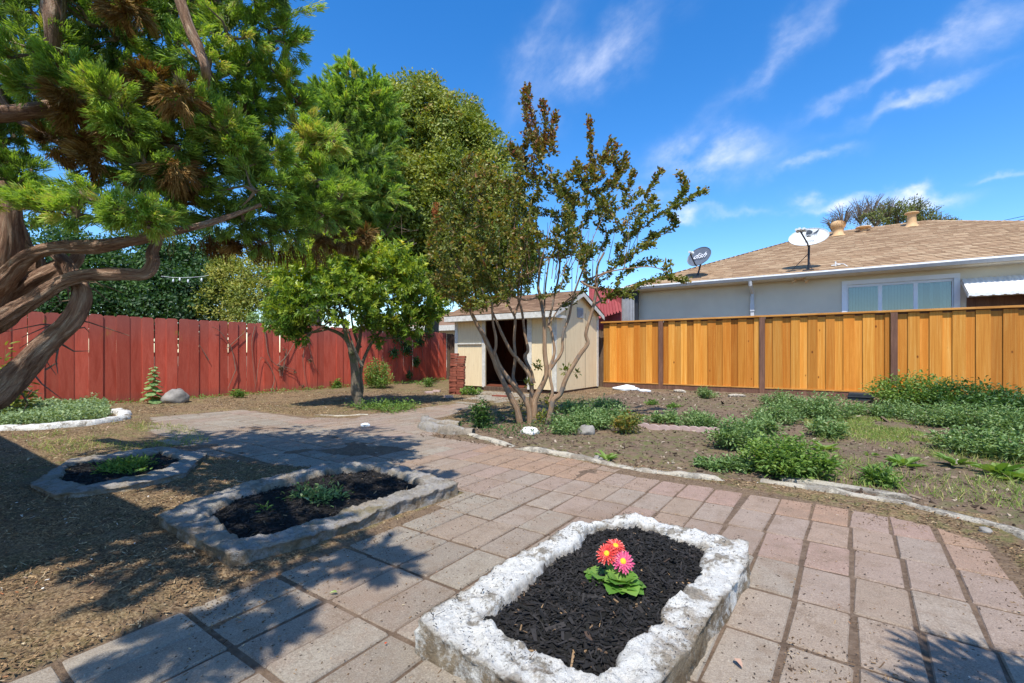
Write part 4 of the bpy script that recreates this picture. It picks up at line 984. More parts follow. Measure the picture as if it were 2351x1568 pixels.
# ------------------------------------------------------------------ the big near conifer at left
ct = empty('conifer_tree', (-6.7, .1, 0), 'huge leaning conifer with stringy reddish bark overhanging the left of the yard', 'tree')
KT = .7
KL = .6
def WK(x, y, Y): return W(x, y, Y*KT)
def px_path(pts, K=.7): return [W(x, y, Y*K) for x, y, Y, r in pts], [r*.88*Y*K/FD for x, y, Y, r in pts]
def limb(pts, nm='limb', n=18, rough=.28, sub=6, seed=0, par=ct, m='bark_red'):
    P, R = px_path(pts, KL if (seed <= 7 or seed == 11) else KT)
    if seed == 1: P[0][2] = -.08
    mb = MB().tube(P, R, n*2, rough=rough*1.35, seed=seed, sub=sub*2); return mb.build(nm, mats[m], par, smooth=True)
trunk_pts = [(-330, 1085, 5.4, 90), (-280, 980, 5.5, 75), (-215, 900, 5.6, 62), (-120, 820, 5.6, 55), (-70, 740, 5.5, 50), (-20, 660, 5.4, 44), (2, 590, 5.4, 36), (8, 520, 5.4, 30), (4, 440, 5.4, 26), (-20, 330, 5.4, 22)]
limb(trunk_pts, 'trunk', 26, .3, 6, 1)
L_ = [[(-215, 960, 5.5, 50), (-90, 930, 5.5, 42), (0, 895, 5.4, 36), (50, 850, 5.35, 30), (91, 803, 5.3, 25), (130, 765, 5.3, 23), (160, 738, 5.25, 22), (182, 702, 5.25, 20), (186, 665, 5.3, 18), (160, 615, 5.35, 15), (120, 570, 5.5, 12)],
      [(-100, 790, 5.45, 30), (0, 735, 5.2, 23), (50, 704, 5.15, 20), (91, 680, 5.1, 18), (146, 646, 5.1, 16), (205, 631, 5.1, 15), (274, 629, 5.1, 14), (330, 629, 5.15, 13), (350, 606, 5.2, 13), (350, 578, 5.25, 12), (365, 548, 5.3, 9), (385, 500, 5.4, 6)],
      [(-60, 690, 5.4, 26), (0, 655, 5.3, 24), (45, 606, 5.15, 19), (73, 586, 5.1, 16), (128, 568, 5.0, 15), (220, 566, 5.0, 15), (311, 551, 5.0, 13), (403, 531, 5.0, 9), (494, 508, 5.1, 7), (600, 470, 5.3, 4)],
      [(-60, 735, 5.6, 26), (20, 690, 5.6, 24), (70, 655, 5.6, 21), (130, 620, 5.6, 20), (170, 600, 5.7, 14), (190, 560, 5.8, 8)],
      [(20, 700, 5.8, 16), (60, 640, 5.9, 18), (90, 610, 5.9, 14), (60, 560, 5.9, 12), (40, 500, 5.9, 10)],
      [(118, -120, 4.5, 26), (124, 0, 4.4, 24), (126, 60, 4.4, 22), (134, 125, 4.5, 20), (150, 200, 4.7, 12)],
      [(400, -60, 4.2, 13), (414, 0, 4.1, 12), (439, 73, 4.1, 13), (462, 125, 4.1, 12), (472, 160, 4.1, 12), (474, 195, 4.3, 8)],
      [(-60, 262, 4.4, 22), (0, 262, 4.2, 20), (73, 254, 4.2, 18), (125, 246, 4.3, 17), (160, 225, 4.5, 10), (230, 190, 4.8, 5)],
      [(-30, 150, 5.2, 10), (20, 250, 5.3, 8), (100, 310, 5.3, 9), (200, 340, 5.3, 6), (320, 330, 5.5, 4)],
      [(255, 60, 5.9, 4), (300, 110, 5.9, 6), (390, 118, 5.9, 4)], [(474, 190, 5.7, 7), (540, 160, 5.9, 5), (640, 110, 6.1, 3)],
      [(385, 500, 5.4, 6), (450, 440, 5.6, 5), (560, 380, 5.9, 4), (660, 340, 6.2, 2)],
      [(-20, 330, 5.4, 22), (-60, 150, 5.4, 20), (-90, -150, 5.4, 16)]]
for i, l in enumerate(L_): limb(l, 'limb', 18 if i < 5 else 12, .3 if i < 6 else .2, 6, i+3)
# broken dead twigs under the limbs
mb = MB()
for k in range(46):
    s = random.choice([(60, 850, 5.3), (120, 780, 5.25), (30, 880, 5.35), (150, 740, 5.2), (0, 905, 5.3), (160, 650, 5.1), (60, 600, 5.1), (100, 640, 5.2), (130, 600, 5.2)])
    p = WK(s[0]+random.gauss(0, 25), s[1]+random.gauss(4, 10), s[2]); d = np.array((random.gauss(.25, .5), random.gauss(0, .5), random.gauss(-.35, .35))); d /= np.linalg.norm(d); l = random.uniform(.12, .4)
    mb.tube([p, p+d*l*.5+RG.normal(0, .02, 3), p+d*l+RG.normal(0, .04, 3)], [.008, .005, .002], 5, cap=False)
mb.build('dead_twigs', mats['twig_grey'], ct)
POLY = [(-260,-260),(600,-260),(640,20),(560,90),(565,170),(650,215),(640,250),(600,300),(590,360),(600,430),(560,470),(480,470),(400,470),(330,440),(260,420),(120,330),(60,330),(-260,420)]
mb = MB(); tw = MB(); blobs = []
for (x, y) in poly_samples(POLY, 130, 36):
    Y = random.uniform(4.4, 5.1); blobs.append((WK(x, y, Y), random.uniform(.18, .3), np.clip(random.gauss(.4, .2), .05, .9)))
plume_blobs(mb, blobs, 15, 84, .054, .0054, .17, .85, (.25, -.12, .0), tw)
back = []
for (x, y) in poly_samples(POLY, 52, 60): back.append((WK(x, y, random.uniform(5.0, 5.7)), random.uniform(.24, .36), random.uniform(.0, .5)))
plume_blobs(mb, back, 16, 54, .07, .0078, .22, .8, (.2, 0, 0))
# bright outer tips along the right and lower edges
tips = [(620,60,6.2,.42,.6),(655,95,6.2,.3,.7),(640,170,6.3,.36,.7),(660,200,6.4,.34,.8),(600,240,6.2,.35,.4),(680,235,6.5,.25,.75),(500,290,5.4,.34,.75),(540,320,5.5,.3,.8),(460,250,5.3,.3,.7),(560,370,5.6,.36,.45),
        (620,350,5.9,.3,.6),(640,430,6.2,.42,.4),(690,380,6.4,.36,.75),(720,330,6.6,.3,.85),(760,320,6.8,.24,.9),(700,300,6.5,.3,.8),(740,410,6.8,.4,.6),(680,460,6.4,.42,.4),(620,480,6.2,.36,.35),(560,500,6.0,.36,.3),(500,500,5.9,.3,.3),
        (270,260,4.9,.3,.6),(240,220,4.8,.26,.65),(300,300,5.0,.28,.5),(590,10,6.0,.4,.6),(640,-60,6.2,.5,.6),(560,160,6.0,.34,.5),(400,330,5.2,.34,.35),(340,380,5.1,.32,.35),(90,190,5.0,.3,.6),(40,120,5.0,.3,.7),(150,170,5.0,.28,.65),(780,450,7.4,.4,.5),(730,480,7.2,.4,.4),(660,530,6.8,.3,.4),(600,550,6.6,.26,.4)]
plume_blobs(mb, [(WK(x, y, min(Y*.8, 5.1)), r*.5, q) for x, y, Y, r, q in tips], 22, 85, .052, .0052, .16, .8, (.3, -.15, .15), tw)
# near bright drooping sprays at left
near = [(70,460,3.7,.2,.6),(30,440,3.8,.2,.45),(120,480,3.7,.2,.65),(180,490,3.6,.18,.6),(240,480,3.6,.2,.6),(290,490,3.6,.18,.7),(330,480,3.6,.14,.75),(350,505,3.65,.1,.7),(200,450,3.7,.18,.6),(380,490,4.2,.17,.5),(10,390,3.9,.22,.45),(60,400,3.9,.16,.4),(150,440,3.8,.18,.65),(-60,430,3.8,.3,.6)]
plume_blobs(mb, [(WK(x, y, Y), r*.72, q) for x, y, Y, r, q in near], 18, 75, .046, .0045, .11, .75, (.35, -.1, .0), tw)
# slender leader against the sky, top right
P0 = WK(640, 50, 4.9); P1 = WK(722, 14, 4.9); ts = np.linspace(0, 1, 9)[:, None]
strands(mb, P0+(P1-P0)*ts, np.repeat((P1-P0)[None], 9, 0)+RG.normal(0, .08, (9, 3)), np.full(9, .07), 26, .05, .0055, .6, np.full(9, .8))
# crown above and behind the frame (shades the left foreground)
ov_ = []
for (x, y, r) in [(300,1230,.28),(420,1250,.28),(500,1290,.26),(350,1290,.24),(560,1080,.3),(450,1100,.3),(650,1060,.3),(750,1090,.3),(850,1075,.26),(930,1085,.2),(600,1150,.3),(700,1180,.3),(800,1150,.26),(890,1130,.2),(650,1300,.2),(760,1290,.18),(840,1265,.15),(880,1300,.09),(560,1400,.19),(480,1460,.17),(420,1530,.2),(600,1450,.1),(330,1480,.08),(700,1230,.24),(300,1070,.25),(200,1100,.18),(1000,1090,.1),(240,1290,.2),(500,1210,.28),(620,1240,.2),(380,1190,.2),(340,1350,.15)]:
    g = G(x, y)
    for z in np.arange(2.9, 6, .1):
        q = Vector((g[0]+.26*z, g[1]-.52*z, z)); dp = q.dot(Vector((-sT, cT, 0))); lt = q.dot(Vector((cT, sT, 0)))
        if dp < .05 or (z-CAMH-r*1.5)/dp > .77 or lt/dp < -1.15-r/dp*1.5: break
    ov_.append((np.array(q), r*1.15, .5))
plume_blobs(mb, ov_, 26, 50, .085, .010, .2, .7, (.2, .1, 0), tw)
mb.build('crown', mats['conifer'], ct)
for (a, b) in (((-6.6, .1, 3.4), (-3.6, -.1, 4.2)), ((-3.6, -.1, 4.2), (-1.6, -.5, 4.0)), ((-3.6, -.1, 4.2), (-2.4, .4, 4.3))):
    MB().tube([a, (np.array(a)+b)/2+(0, 0, .15), b], [.09, .06, .03], 10, rough=.2, sub=4).build('limb', mats['bark_red'], ct, smooth=True)
tw.build('twigs', mats['twig_grey'], ct)
mb = MB()
dead = [(775,552,7.2,.2),(810,552,7.3,.2),(838,540,7.4,.14),(745,548,7.1,.14),(355,200,5.0,.22),(385,225,5.0,.18),(420,245,5.05,.16),(330,180,5.0,.14),(270,10,4.9,.2),(300,25,4.9,.2),(120,330,5.1,.16),(480,240,5.4,.12),(350,330,5.0,.14),(560,560,6.2,.16),(420,420,5.3,.16),(230,330,5.0,.13)]+[(random.uniform(20, 430), random.uniform(200, 490), random.uniform(4.6, 5.6), random.uniform(.12, .22)) for _ in range(10)]
plume_blobs(mb, [(WK(x, y, Y*.85), r*.6, .6) for x, y, Y, r in dead], 14, 60, .075, .0055, .14, .5, (.5, -.1, -.45))
for k in range(60):
    x, y = random.choice([(600, 560), (640, 555), (680, 560), (520, 540), (470, 540), (720, 560)]); p = WK(x+random.gauss(0, 25), y+random.gauss(0, 8), 5.6)
    strands(mb, p[None], np.array([[random.gauss(0, .3), random.gauss(0, .3), -1]]), np.array([.14]), 16, .085, .0055, .4, np.array([.2]))
mb.build('dead_foliage', mats['conifer_dead'], ct)

# second conifer of the same kind, behind
c2b = W(700, 808, 15.6)
c2 = empty('conifer_tree', (c2b[0], c2b[1], 0), 'second conifer with an upright spire rising behind the big leaning one', 'tree')
mb = MB(); tw = MB()
P2 = [(735,250),(780,220),(830,220),(870,240),(880,300),(880,420),(860,520),(760,540),(700,500),(700,350)]
bl = [(W(x, y, random.uniform(13.4, 15.5)), random.uniform(.6, .85), np.clip(random.gauss(.35, .15), 0, 1)) for x, y in poly_samples(P2, 95, 22)]
sp = [(800,165,10,.2,.7),(798,190,10,.3,.5),(800,220,10,.4,.4),(760,225,9.9,.3,.5),(735,225,9.8,.25,.5),(855,195,10.2,.22,.55),(850,215,10.2,.42,.45),(868,230,10.2,.34,.5),(770,240,10,.5,.4),(880,260,10.2,.35,.45)]
plume_blobs(mb, bl, 20, 70, .17, .019, .42, .8, (.1, -.2, .2)); plume_blobs(mb, [(W(x, y, Y*1.4), r*1.4, q) for x, y, Y, r, q in sp], 24, 70, .16, .018, .38, .8, (.05, -.1, .4))
ts = np.linspace(0, 1, 8)[:, None]; P0 = W(798, 160, 14); P1 = W(800, 128, 14); strands(mb, P0+(P1-P0)*ts, np.repeat((P1-P0)[None], 8, 0), np.full(8, .15), 30, .14, .014, .5, np.full(8, .6))
mb.build('crown', mats['conifer'], c2)
MB().tube([(c2.location.x, c2.location.y, 0), W(740, 600, 15), W(790, 400, 14.3), W(800, 150, 14)], [.26, .2, .14, .02], 14, rough=.25, sub=5).build('trunk', mats['bark_red'], c2, smooth=True)

# ------------------------------------------------------------------ broadleaf trees beyond the fence
def broad(mb, blobs, nclump, nleaf, L, Wd, cr=.35, up=.35, shell=.75, ql=.16):
    for (c, r, q) in blobs:
        c = np.array(c); r = np.broadcast_to(np.array(r, float), (3,)); n = max(4, int(nclump*(r.mean()**2))); d = rdir(n)
        C = c+d*r*RG.uniform(shell, 1.03, n)[:, None]
        lump = 1+.22*fbm(d*2.3+c*.7, 4, 3)[:, None]*2; C = c+(C-c)*lump
        idx = np.repeat(np.arange(n), nleaf); m = len(idx); o = rdir(m)*(cr*RG.random(m)**.5)[:, None]; o[:, 2] *= .7
        P = C[idx]+o; out = unit(d[idx]*.6+o/cr*.8+np.array((0, 0, up)))
        D = unit(out*.6+rdir(m)*.9+np.array((0, 0, -.25))); N = unit(out+rdir(m)*.5)
        rn = np.clip(q+RG.normal(0, ql, n)[idx]+RG.normal(0, .1, m), 0, 1)
        leaves4(mb, P, D, N, L*RG.uniform(.7, 1.3, m), Wd*RG.uniform(.7, 1.3, m), rn)
def trunk_of(e, base, top, r, m='bark_grey', forks=()):
    base = np.array(base, float); top = np.array(top, float)
    MB().tube([base, base*.5+top*.5+RG.normal(0, .15, 3), top], [r, r*.7, r*.35], 12, rough=.2, sub=4).build('trunk', mats[m], e, smooth=True)
    if len(forks):
        mb = MB()
        for f in forks: mb.tube([base*.5+top*.5, (base*.5+top*.5)*.4+np.array(f)*.6+(0, 0, .3), np.array(f)], [r*.5, r*.3, .03], 8, sub=3, cap=False)
        mb.build('branches', mats[m], e, smooth=True)
bb = W(985, 808, 19); bt = empty('evergreen_tree', (bb[0], bb[1], 0), 'tall domed broadleaf evergreen with olive leaves rising behind the shed and citrus', 'tree')
B_ = [(965,295,19,1.75,.55),(1030,330,18.7,1.5,.6),(900,300,19,1.5,.5),(1050,270,19.3,1.0,.6),(960,240,19.3,1.25,.55),(905,240,19.4,.95,.5),(880,400,18,1.4,.6),(950,440,17.6,1.4,.65),(1040,430,18,1.5,.45),(1110,420,18,1.15,.6),(1135,470,17.6,1.1,.6),(800,460,17,1.2,.6),(850,520,17,1.3,.55),(930,520,17.2,1.3,.4),(1020,520,17.5,1.4,.4),(1100,540,17.5,1.5,.35),(770,520,17,1.0,.55),(1050,600,18,1.6,.3),(1150,600,18,1.4,.3),(960,600,18,1.4,.3),(1120,350,18.6,.9,.55),(1080,310,19,.8,.6),(1170,560,17.5,.9,.4),(870,590,17.4,1.2,.35),(790,590,17,1.2,.35)]
mb = MB(); broad(mb, [(W(x, y, Y), (r, r, r*.92), q) for x, y, Y, r, q in B_], 120, 32, .16, .07, .36); mb.build('crown', mats['camphor'], bt)
trunk_of(bt, (bb[0], bb[1], 0), W(980, 350, 19), .35, forks=[W(900, 300, 19), W(1050, 330, 19), W(850, 480, 17.5), W(1100, 450, 18), W(950, 430, 18)])
mb = MB(); 
for k in range(26):
    p = W(random.uniform(840, 960), random.uniform(525, 560), 15.2); mb.tube([p, p+np.array((random.gauss(0, .5), random.gauss(0, .3), random.gauss(.1, .25)))], [.014, .004], 4, cap=False)
mb.build('bare_twigs', mats['twig_grey'], bt)
def bush(name, x, Y, blobs, m, label, nclump, nleaf, L, Wd, cr=.3, cat='tree', r=.16, **k):
    p = W(x, 808, Y); e = empty(name, (p[0], p[1], 0), label, cat); mb = MB(); broad(mb, [(W(a, b, c), d, q) for a, b, c, d, q in blobs], nclump, nleaf, L, Wd, cr, **k); mb.build('crown', mats[m], e)
    trunk_of(e, (p[0], p[1], 0), W(blobs[0][0], blobs[0][1], blobs[0][2]), r); return e
bush('dark_tree', 400, 15.5, [(400,640,15.5,1.3,.4),(470,680,15,1.0,.3),(330,660,15.3,1.2,.45),(430,580,16,1.3,.5),(260,690,15,1.0,.35),(380,720,14.8,.9,.2),(230,640,15.5,1.0,.45),(320,590,16,1.0,.4),(480,620,15.6,.8,.3),(300,720,14.7,.8,.3),(460,740,14.8,.8,.2)], 'dark_tree', 'dark green dense tree beyond the red fence, under the conifer limbs', 120, 26, .12, .07, .32)
bush('dark_tree', 120, 14.5, [(120,640,14.5,1.2,.4),(60,690,14,1.0,.5),(180,700,14,.9,.35),(0,650,14.5,1.2,.45),(-90,640,14.5,1.3,.4),(110,720,13.8,.7,.4),(90,570,15,1.1,.5),(180,600,15,1.0,.5)], 'dark_tree', 'dark green tree beyond the red fence at the far left edge, behind the trunk', 110, 24, .12, .07, .32)
bush('yellowish_shrub', 570, 14.6, [(560,660,14.8,.95,.5),(620,640,15,.9,.6),(520,700,14.4,.75,.5),(590,700,14.4,.8,.45),(650,690,14.8,.8,.4),(560,610,15.2,.75,.6),(640,600,15.2,.75,.5),(530,640,15,.7,.55),(700,640,15.5,1.0,.35),(740,600,16,1.0,.3),(680,560,16,.9,.4)], 'yellow_bush', 'yellowish green shrub standing beyond the red fence left of the citrus', 150, 26, .09, .045, .26, 'shrub', .1)
bush('ivy_shrub', 640, 13.9, [(600,738,13.7,.3,.6),(640,735,13.9,.35,.6),(680,728,14.2,.35,.5)], 'weed', 'low green shrub tips poking over the red fence left of the citrus', 400, 20, .07, .045, .16, 'shrub', .05)
for (x, Y, bl_, m, lab) in ((1950, 52, [(1935,500,52,1.6,.4),(1975,490,52,1.8,.5),(2000,485,53,1.9,.4),(1915,515,52,1.3,.5)], 'twig', 'bare greyish far tree crown above the roof ridge, left one'), (2090, 50, [(2060,495,50,1.9,.5),(2040,480,50,1.3,.6),(2100,480,50,1.4,.5),(2125,500,50,1.5,.6),(2160,510,50,1.1,.5),(2010,500,50,1.5,.5),(2185,512,50,.6,.5)], 'leaf', 'green far tree crown above the roof ridge beside the tall vent pipe')):
    p = W(x, 808, Y); e = empty('far_tree', (p[0], p[1], 0), lab, 'tree'); mb = MB(); tb = MB()
    for (a, b, c, d, q) in bl_:
        cc = W(a, b, c)
        for k in range(26 if m == 'twig' else 14):
            dd = rdir(1)[0]; dd[2] = abs(dd[2])*.8+.2; tb.tube([cc-(0, 0, 1.2), cc+dd*d*.5, cc+dd*d*1.05], [.07, .035, .012], 4, cap=False)
    broad(mb, [(W(a, b, c), (d, d, d*.8), q) for a, b, c, d, q in bl_], 26 if m == 'leaf' else 18, 16 if m == 'leaf' else 9, .22, .12 if m == 'leaf' else .07, .5, shell=.3)
    mb.build('crown', mats['distant'], e)
    if m == 'twig': 
        me = e.children[0].data.attributes['tint'].data
        me.foreach_set('value', np.ones(len(me), np.float32))
    tb.build('branches', mats['twig_grey'], e); trunk_of(e, (p[0], p[1], 0), W(bl_[0][0], 560, Y), .5)

# ------------------------------------------------------------------ skeleton growth for the citrus and the crape myrtle
def grow(nodes, parents, att, up_pen=.8):
    nodes = list(nodes); parents = list(parents); root = nodes[0]
    att = sorted(att, key=lambda p: np.linalg.norm(np.array(p)-root))
    for a in att:
        N_ = np.array(nodes); d = N_-a; dist = np.linalg.norm(d, axis=1); pen = np.clip(d[:, 2]+.05, 0, None)*up_pen*2.5
        pen[:ROOTN] += .25
        i = int(np.argmin(dist+pen)); parents.append(i); nodes.append(np.array(a))
    return np.array(nodes), np.array(parents)
def pipe(parents, r0):
    n = len(parents); w = np.zeros(n); 
    ch = np.bincount(parents[parents >= 0], minlength=n)
    for i in range(n-1, 0, -1):
        if w[i] == 0: w[i] = 1
        w[parents[i]] += w[i]
    return r0*np.sqrt(w)
def edge_tubes(mb, N, par, R, skip=0, jit=.04, n=6):
    for i in range(skip, len(N)):
        p = par[i]
        if p < 0: continue
        a, b = N[p], N[i]; L = np.linalg.norm(b-a); mid = (a+b)/2+RG.normal(0, jit*L, 3)-np.array((0, 0, .06*L)); r1 = min(R[p], R[i]*1.25)
        mb.tube([a, mid, b], [r1, (r1+R[i])/2, R[i]*.85], n if R[i] > .006 else 4, sub=2, cap=False)

# crape myrtle
cb = G(1230, 975); cm_ = empty('crape_myrtle_tree', (cb[0], cb[1], 0), 'multi-stemmed small tree with smooth tan stems and reddish leaf tips before the shed', 'tree')
cv = lambda x, y: (956.6+x*.2196, 612.2+y*.2196)
ST = [([(1090,1680),(1050,1500),(1000,1400),(930,1250),(850,1080),(790,920),(740,810),(690,700),(640,620),(590,520),(540,400),(500,200),(440,0),(380,-150)], 7.0, 6.7, .055, .018),
      [(1180,1680),(1180,1520),(1140,1400),(1070,1310),(990,1210),(900,1090),(850,1000),(815,900)], [(800,930),(828,830),(825,720),(800,600),(790,480),(780,300),(730,100),(700,-100)],
      [(1220,1680),(1205,1400),(1200,1250),(1165,1110),(1060,970),(990,890),(900,720),(840,580),(790,470)], [(1050,1260),(1010,1150),(1030,960),(1020,760),(1030,580),(1020,510),(960,400),(890,260),(860,100),(820,-100)],
      [(1020,510),(1055,420),(1090,300),(1100,100),(1090,-80),(1110,-260)], [(1225,1220),(1195,1100),(1150,1000),(1130,930),(1165,870),(1130,700),(1100,460),(1060,330),(1070,150)],
      [(1230,1680),(1230,1480),(1240,1380),(1330,1200),(1360,1080),(1340,900),(1335,640),(1320,480),(1290,300),(1270,200),(1290,0),(1270,-200),(1240,-420)], [(1350,1140),(1440,1010),(1520,880),(1530,700),(1590,540),(1630,340),(1680,180),(1750,0),(1800,-200)],
      [(1360,1110),(1420,980),(1440,850),(1400,650),(1375,610),(1410,450),(1440,300),(1480,120),(1500,-100),(1470,-300)], [(1360,1690),(1390,1560),(1430,1400),(1500,1330),(1570,1150),(1700,930),(1790,800),(1770,690),(1850,400),(1880,200),(1890,0),(1960,-150)],
      [(1390,1420),(1420,1300),(1390,1130),(1400,1060)], [(1640,300),(1500,420),(1380,610)], [(1850,150),(2000,60),(2200,20),(2450,0),(2640,60)], [(1330,640),(1340,300),(1360,100),(1400,-100),(1520,-300)]]
meta = [None, (7.0,6.9,.05,.03), (6.85,6.9,.026,.012), (7.1,7.0,.045,.018), (7.2,7.3,.03,.014), (7.3,7.5,.02,.01), (7.25,7.3,.034,.016), (7.0,7.2,.055,.014), (7.1,7.3,.03,.013), (7.1,7.5,.028,.013), (6.85,6.7,.05,.016), (6.9,7.0,.03,.02), (7.2,7.1,.012,.01), (6.7,6.5,.012,.006), (7.2,7.6,.018,.01)]
N0 = [np.array((cb[0], cb[1], .05))]; P0_ = [-1]; 
for i, s in enumerate(ST):
    if i == 0: pts, Ya, Yb, ra, rb = s
    else: pts = s; Ya, Yb, ra, rb = meta[i]
    n = len(pts); P = [W(*cv(x, y), Ya+(Yb-Ya)*k/(n-1)) for k, (x, y) in enumerate(pts)]
    if P[0][2] < .25: P[0][2] = -.03
    R = np.linspace(ra, rb, n)
    MB().tube(P, R*.88, 14, rough=.2, sub=5, seed=i).build('stem', mats['bark_crape'], cm_, smooth=True)
    for k in range(n):
        if P[k][2] > 1.75 or (i in (13,) and k > 0): N0.append(P[k]); P0_.append(0)
ROOTN = len(N0)
att = []
def addatt(poly, n, ya, yb, mind=11):
    for x, y in poly_samples(poly, n, mind): att.append(W(x, y, random.uniform(ya, yb)))
addatt([(1050,400),(1110,370),(1180,420),(1230,480),(1220,580),(1180,690),(1090,715),(1030,700),(985,650),(975,570),(1000,480),(1030,420)], 210, 5.9, 7.6, 9)
addatt([(1180,350),(1205,300),(1270,310),(1285,380),(1330,420),(1340,520),(1290,600),(1200,560),(1180,450)], 95, 6.3, 7.8, 9)
addatt([(1300,400),(1345,350),(1400,340),(1445,380),(1420,450),(1400,560),(1340,600),(1290,560)], 75, 6.4, 7.8, 10)
addatt([(1200,560),(1300,560),(1420,600),(1400,690),(1300,700),(1220,680)], 22, 6.5, 7.6, 16)
sp_ = [[(1222,330),(1212,290),(1206,250),(1203,205)], [(1232,320),(1222,270),(1215,230),(1212,198)], [(1250,330),(1252,290),(1250,255),(1245,235)], [(1262,330),(1270,290),(1276,258)], [(1195,380),(1180,350),(1172,335)], [(1240,370),(1236,340),(1232,300)], [(1210,400),(1204,360)],
       [(1360,400),(1358,360),(1355,310),(1354,272)], [(1380,380),(1395,345),(1405,320)], [(1400,370),(1418,332)], [(1330,400),(1322,372)], [(1410,420),(1432,380),(1438,352)],
       [(1400,500),(1440,440),(1450,405),(1455,395)], [(1430,520),(1480,450),(1505,410),(1518,392)], [(1420,560),(1470,500),(1510,470)], [(1400,600),(1450,540),(1520,490),(1560,470),(1600,445),(1620,437)], [(1545,470),(1570,440),(1572,420),(1560,398)], [(1530,490),(1550,500),(1548,520)], [(1490,470),(1500,455)],
       [(1420,640),(1460,610),(1500,600),(1540,605)], [(1480,560),(1500,540),(1510,540)], [(1380,690),(1430,670),(1480,650),(1530,635),(1545,640),(1580,645)], [(1430,600),(1470,570),(1500,560)], [(1060,390),(1080,360)], [(1100,400),(1120,375)], [(1350,640),(1400,620),(1440,590)], [(1400,660),(1450,680)], [(1440,470),(1470,440)], [(1470,480),(1460,520)]]
for s in sp_:
    Yd = random.uniform(6.6, 7.1)
    P, _ = smooth_path(np.array([W(x, y, Yd) for x, y in s]), np.ones(len(s)), 3)
    att += list(P[:-1] if False else P)
N_, par = grow(N0, P0_, att); R = pipe(par, .0026); R = np.clip(R, .0026, .016)
mb = MB(); par2 = par.copy(); par2[:ROOTN] = -1; edge_tubes(mb, N_, par2, R, ROOTN); 
# thin vertical bare shoots
for k in range(45):
    x = random.uniform(1150, 1450); y = random.uniform(600, 680); Y = random.uniform(6.6, 7.5); p = W(x, y, Y); q = W(x+random.gauss(18, 22), y-random.uniform(60, 150), Y)
    mb.tube([p, (p+q)/2+RG.normal(0, .02, 3), q], [.007, .005, .003], 4, sub=2, cap=False)
mb.build('branches', mats['bark_crape'], cm_)
mb = MB(); LP = []; LD = []; LT = []
for i in range(ROOTN, len(N_)):
    a, b = N_[par[i]], N_[i]; L = np.linalg.norm(b-a); L = min(L, .6)
    if R[i] > .012: continue
    d = (b-a)/max(np.linalg.norm(b-a), 1e-6); n = int(L/.022)+7; t = RG.random(n); base = b-d*L*(1-t)[:, None]
    xpix = b@np.array((cT, sT, 0))/(b@np.array((-sT, cT, 0))); dense = xpix < .02
    m = int(n*(3.2 if dense else 3.0)); idx = RG.integers(0, n, m); o = rdir(m)*((.09 if dense else .07)*RG.random(m))[:, None]
    LP.append(base[idx]+o); LD.append(rdir(m)*.9+d*.7+(0, 0, .15)); h = np.clip((b[2]-3.3)/1.2, 0, 1); LT.append(np.clip(h*RG.random(m)*1.2-.1+(RG.random(m) < .06)*.5, 0, 1))
LP, LD, LT = map(np.concatenate, (LP, LD, LT)); n = len(LP)
leaves(mb, LP, LD, unit(rdir(n)+np.array((0, 0, .9))), .056*RG.uniform(.5, 1.35, n), .037*RG.uniform(.7, 1.3, n), np.clip(RG.normal(.45, .2, n)+.5*fbm(LP*1.6, 8, 3), 0, 1), LT)
# basal sprouts with leaves on the lower stems
for (x, y, Y, r, n) in ((1235,840,7,.08,40),(1212,880,7,.06,30),(1300,850,6.9,.09,40),(1245,960,6.9,.12,70),(1325,855,6.9,.05,20),(1190,940,7.1,.12,60),(1262,925,7.1,.15,90)):
    c = W(x, y, Y); d = rdir(n); leaves(mb, c+d*r*RG.random(n)[:, None], d+(0, 0, .3), rdir(n)+(0, 0, 1), .05, .03, RG.uniform(.2, .8, n))
mb.build('crown', mats['crape'], cm_)
mb = MB(); n = 700; c = W(1003, 488, 6.6); d = rdir(n); P = c+d*np.array((.07, .07, .16))*RG.random(n)[:, None]**.5
leaves4(mb, P, rdir(n)+(0, 0, .2), rdir(n), .03, .008, RG.uniform(.2, 1, n)); mb.build('dry_seed_cluster', simple('orange_seed_heads', '9c5228', 'c07a42', 8, .8, 0, rv=.3), cm_)

# citrus
tb = G(825, 938); ci = empty('citrus_tree', (tb[0], tb[1], 0), 'round bushy citrus tree with glossy bright green leaves in front of the red fence', 'tree')
cw2 = lambda x, y: (612.2+x*.3581, 612.2+y*.3581)
YC = 9.1
CS = [([(600,915),(592,860),(572,800),(570,720),(565,650),(555,580),(545,540)], YC, .10, .07), ([(548,560),(520,480),(470,430),(400,400),(330,370),(250,340)], YC-.1, .05, .012), ([(560,600),(590,500),(605,400),(610,300)], YC+.1, .05, .02),
      ([(596,860),(608,780),(600,700),(620,600),(680,480),(760,390),(850,330)], YC+.15, .05, .015), ([(545,560),(500,400),(480,300),(450,200)], YC-.3, .04, .015), ([(600,520),(560,420),(540,300)], YC+.4, .035, .012), ([(612,640),(560,520),(520,400)], YC-.5, .03, .012)]
N0 = [np.array((tb[0], tb[1], .05))]; P0_ = [-1]
for i, (pts, Yd, ra, rb) in enumerate(CS):
    P = [W(*cw2(x, y), Yd) for x, y in pts]
    if i == 0: P[0] = P[0]*1.0; P[0][2] = -.05
    MB().tube(P, np.linspace(ra, rb, len(P)), 14, rough=.16, sub=4, seed=i+40).build('trunk' if i == 0 else 'limb', mats['bark_grey'], ci, smooth=True)
    for p in P:
        if p[2] > 1.2: N0.append(p); P0_.append(0)
ROOTN = len(N0)
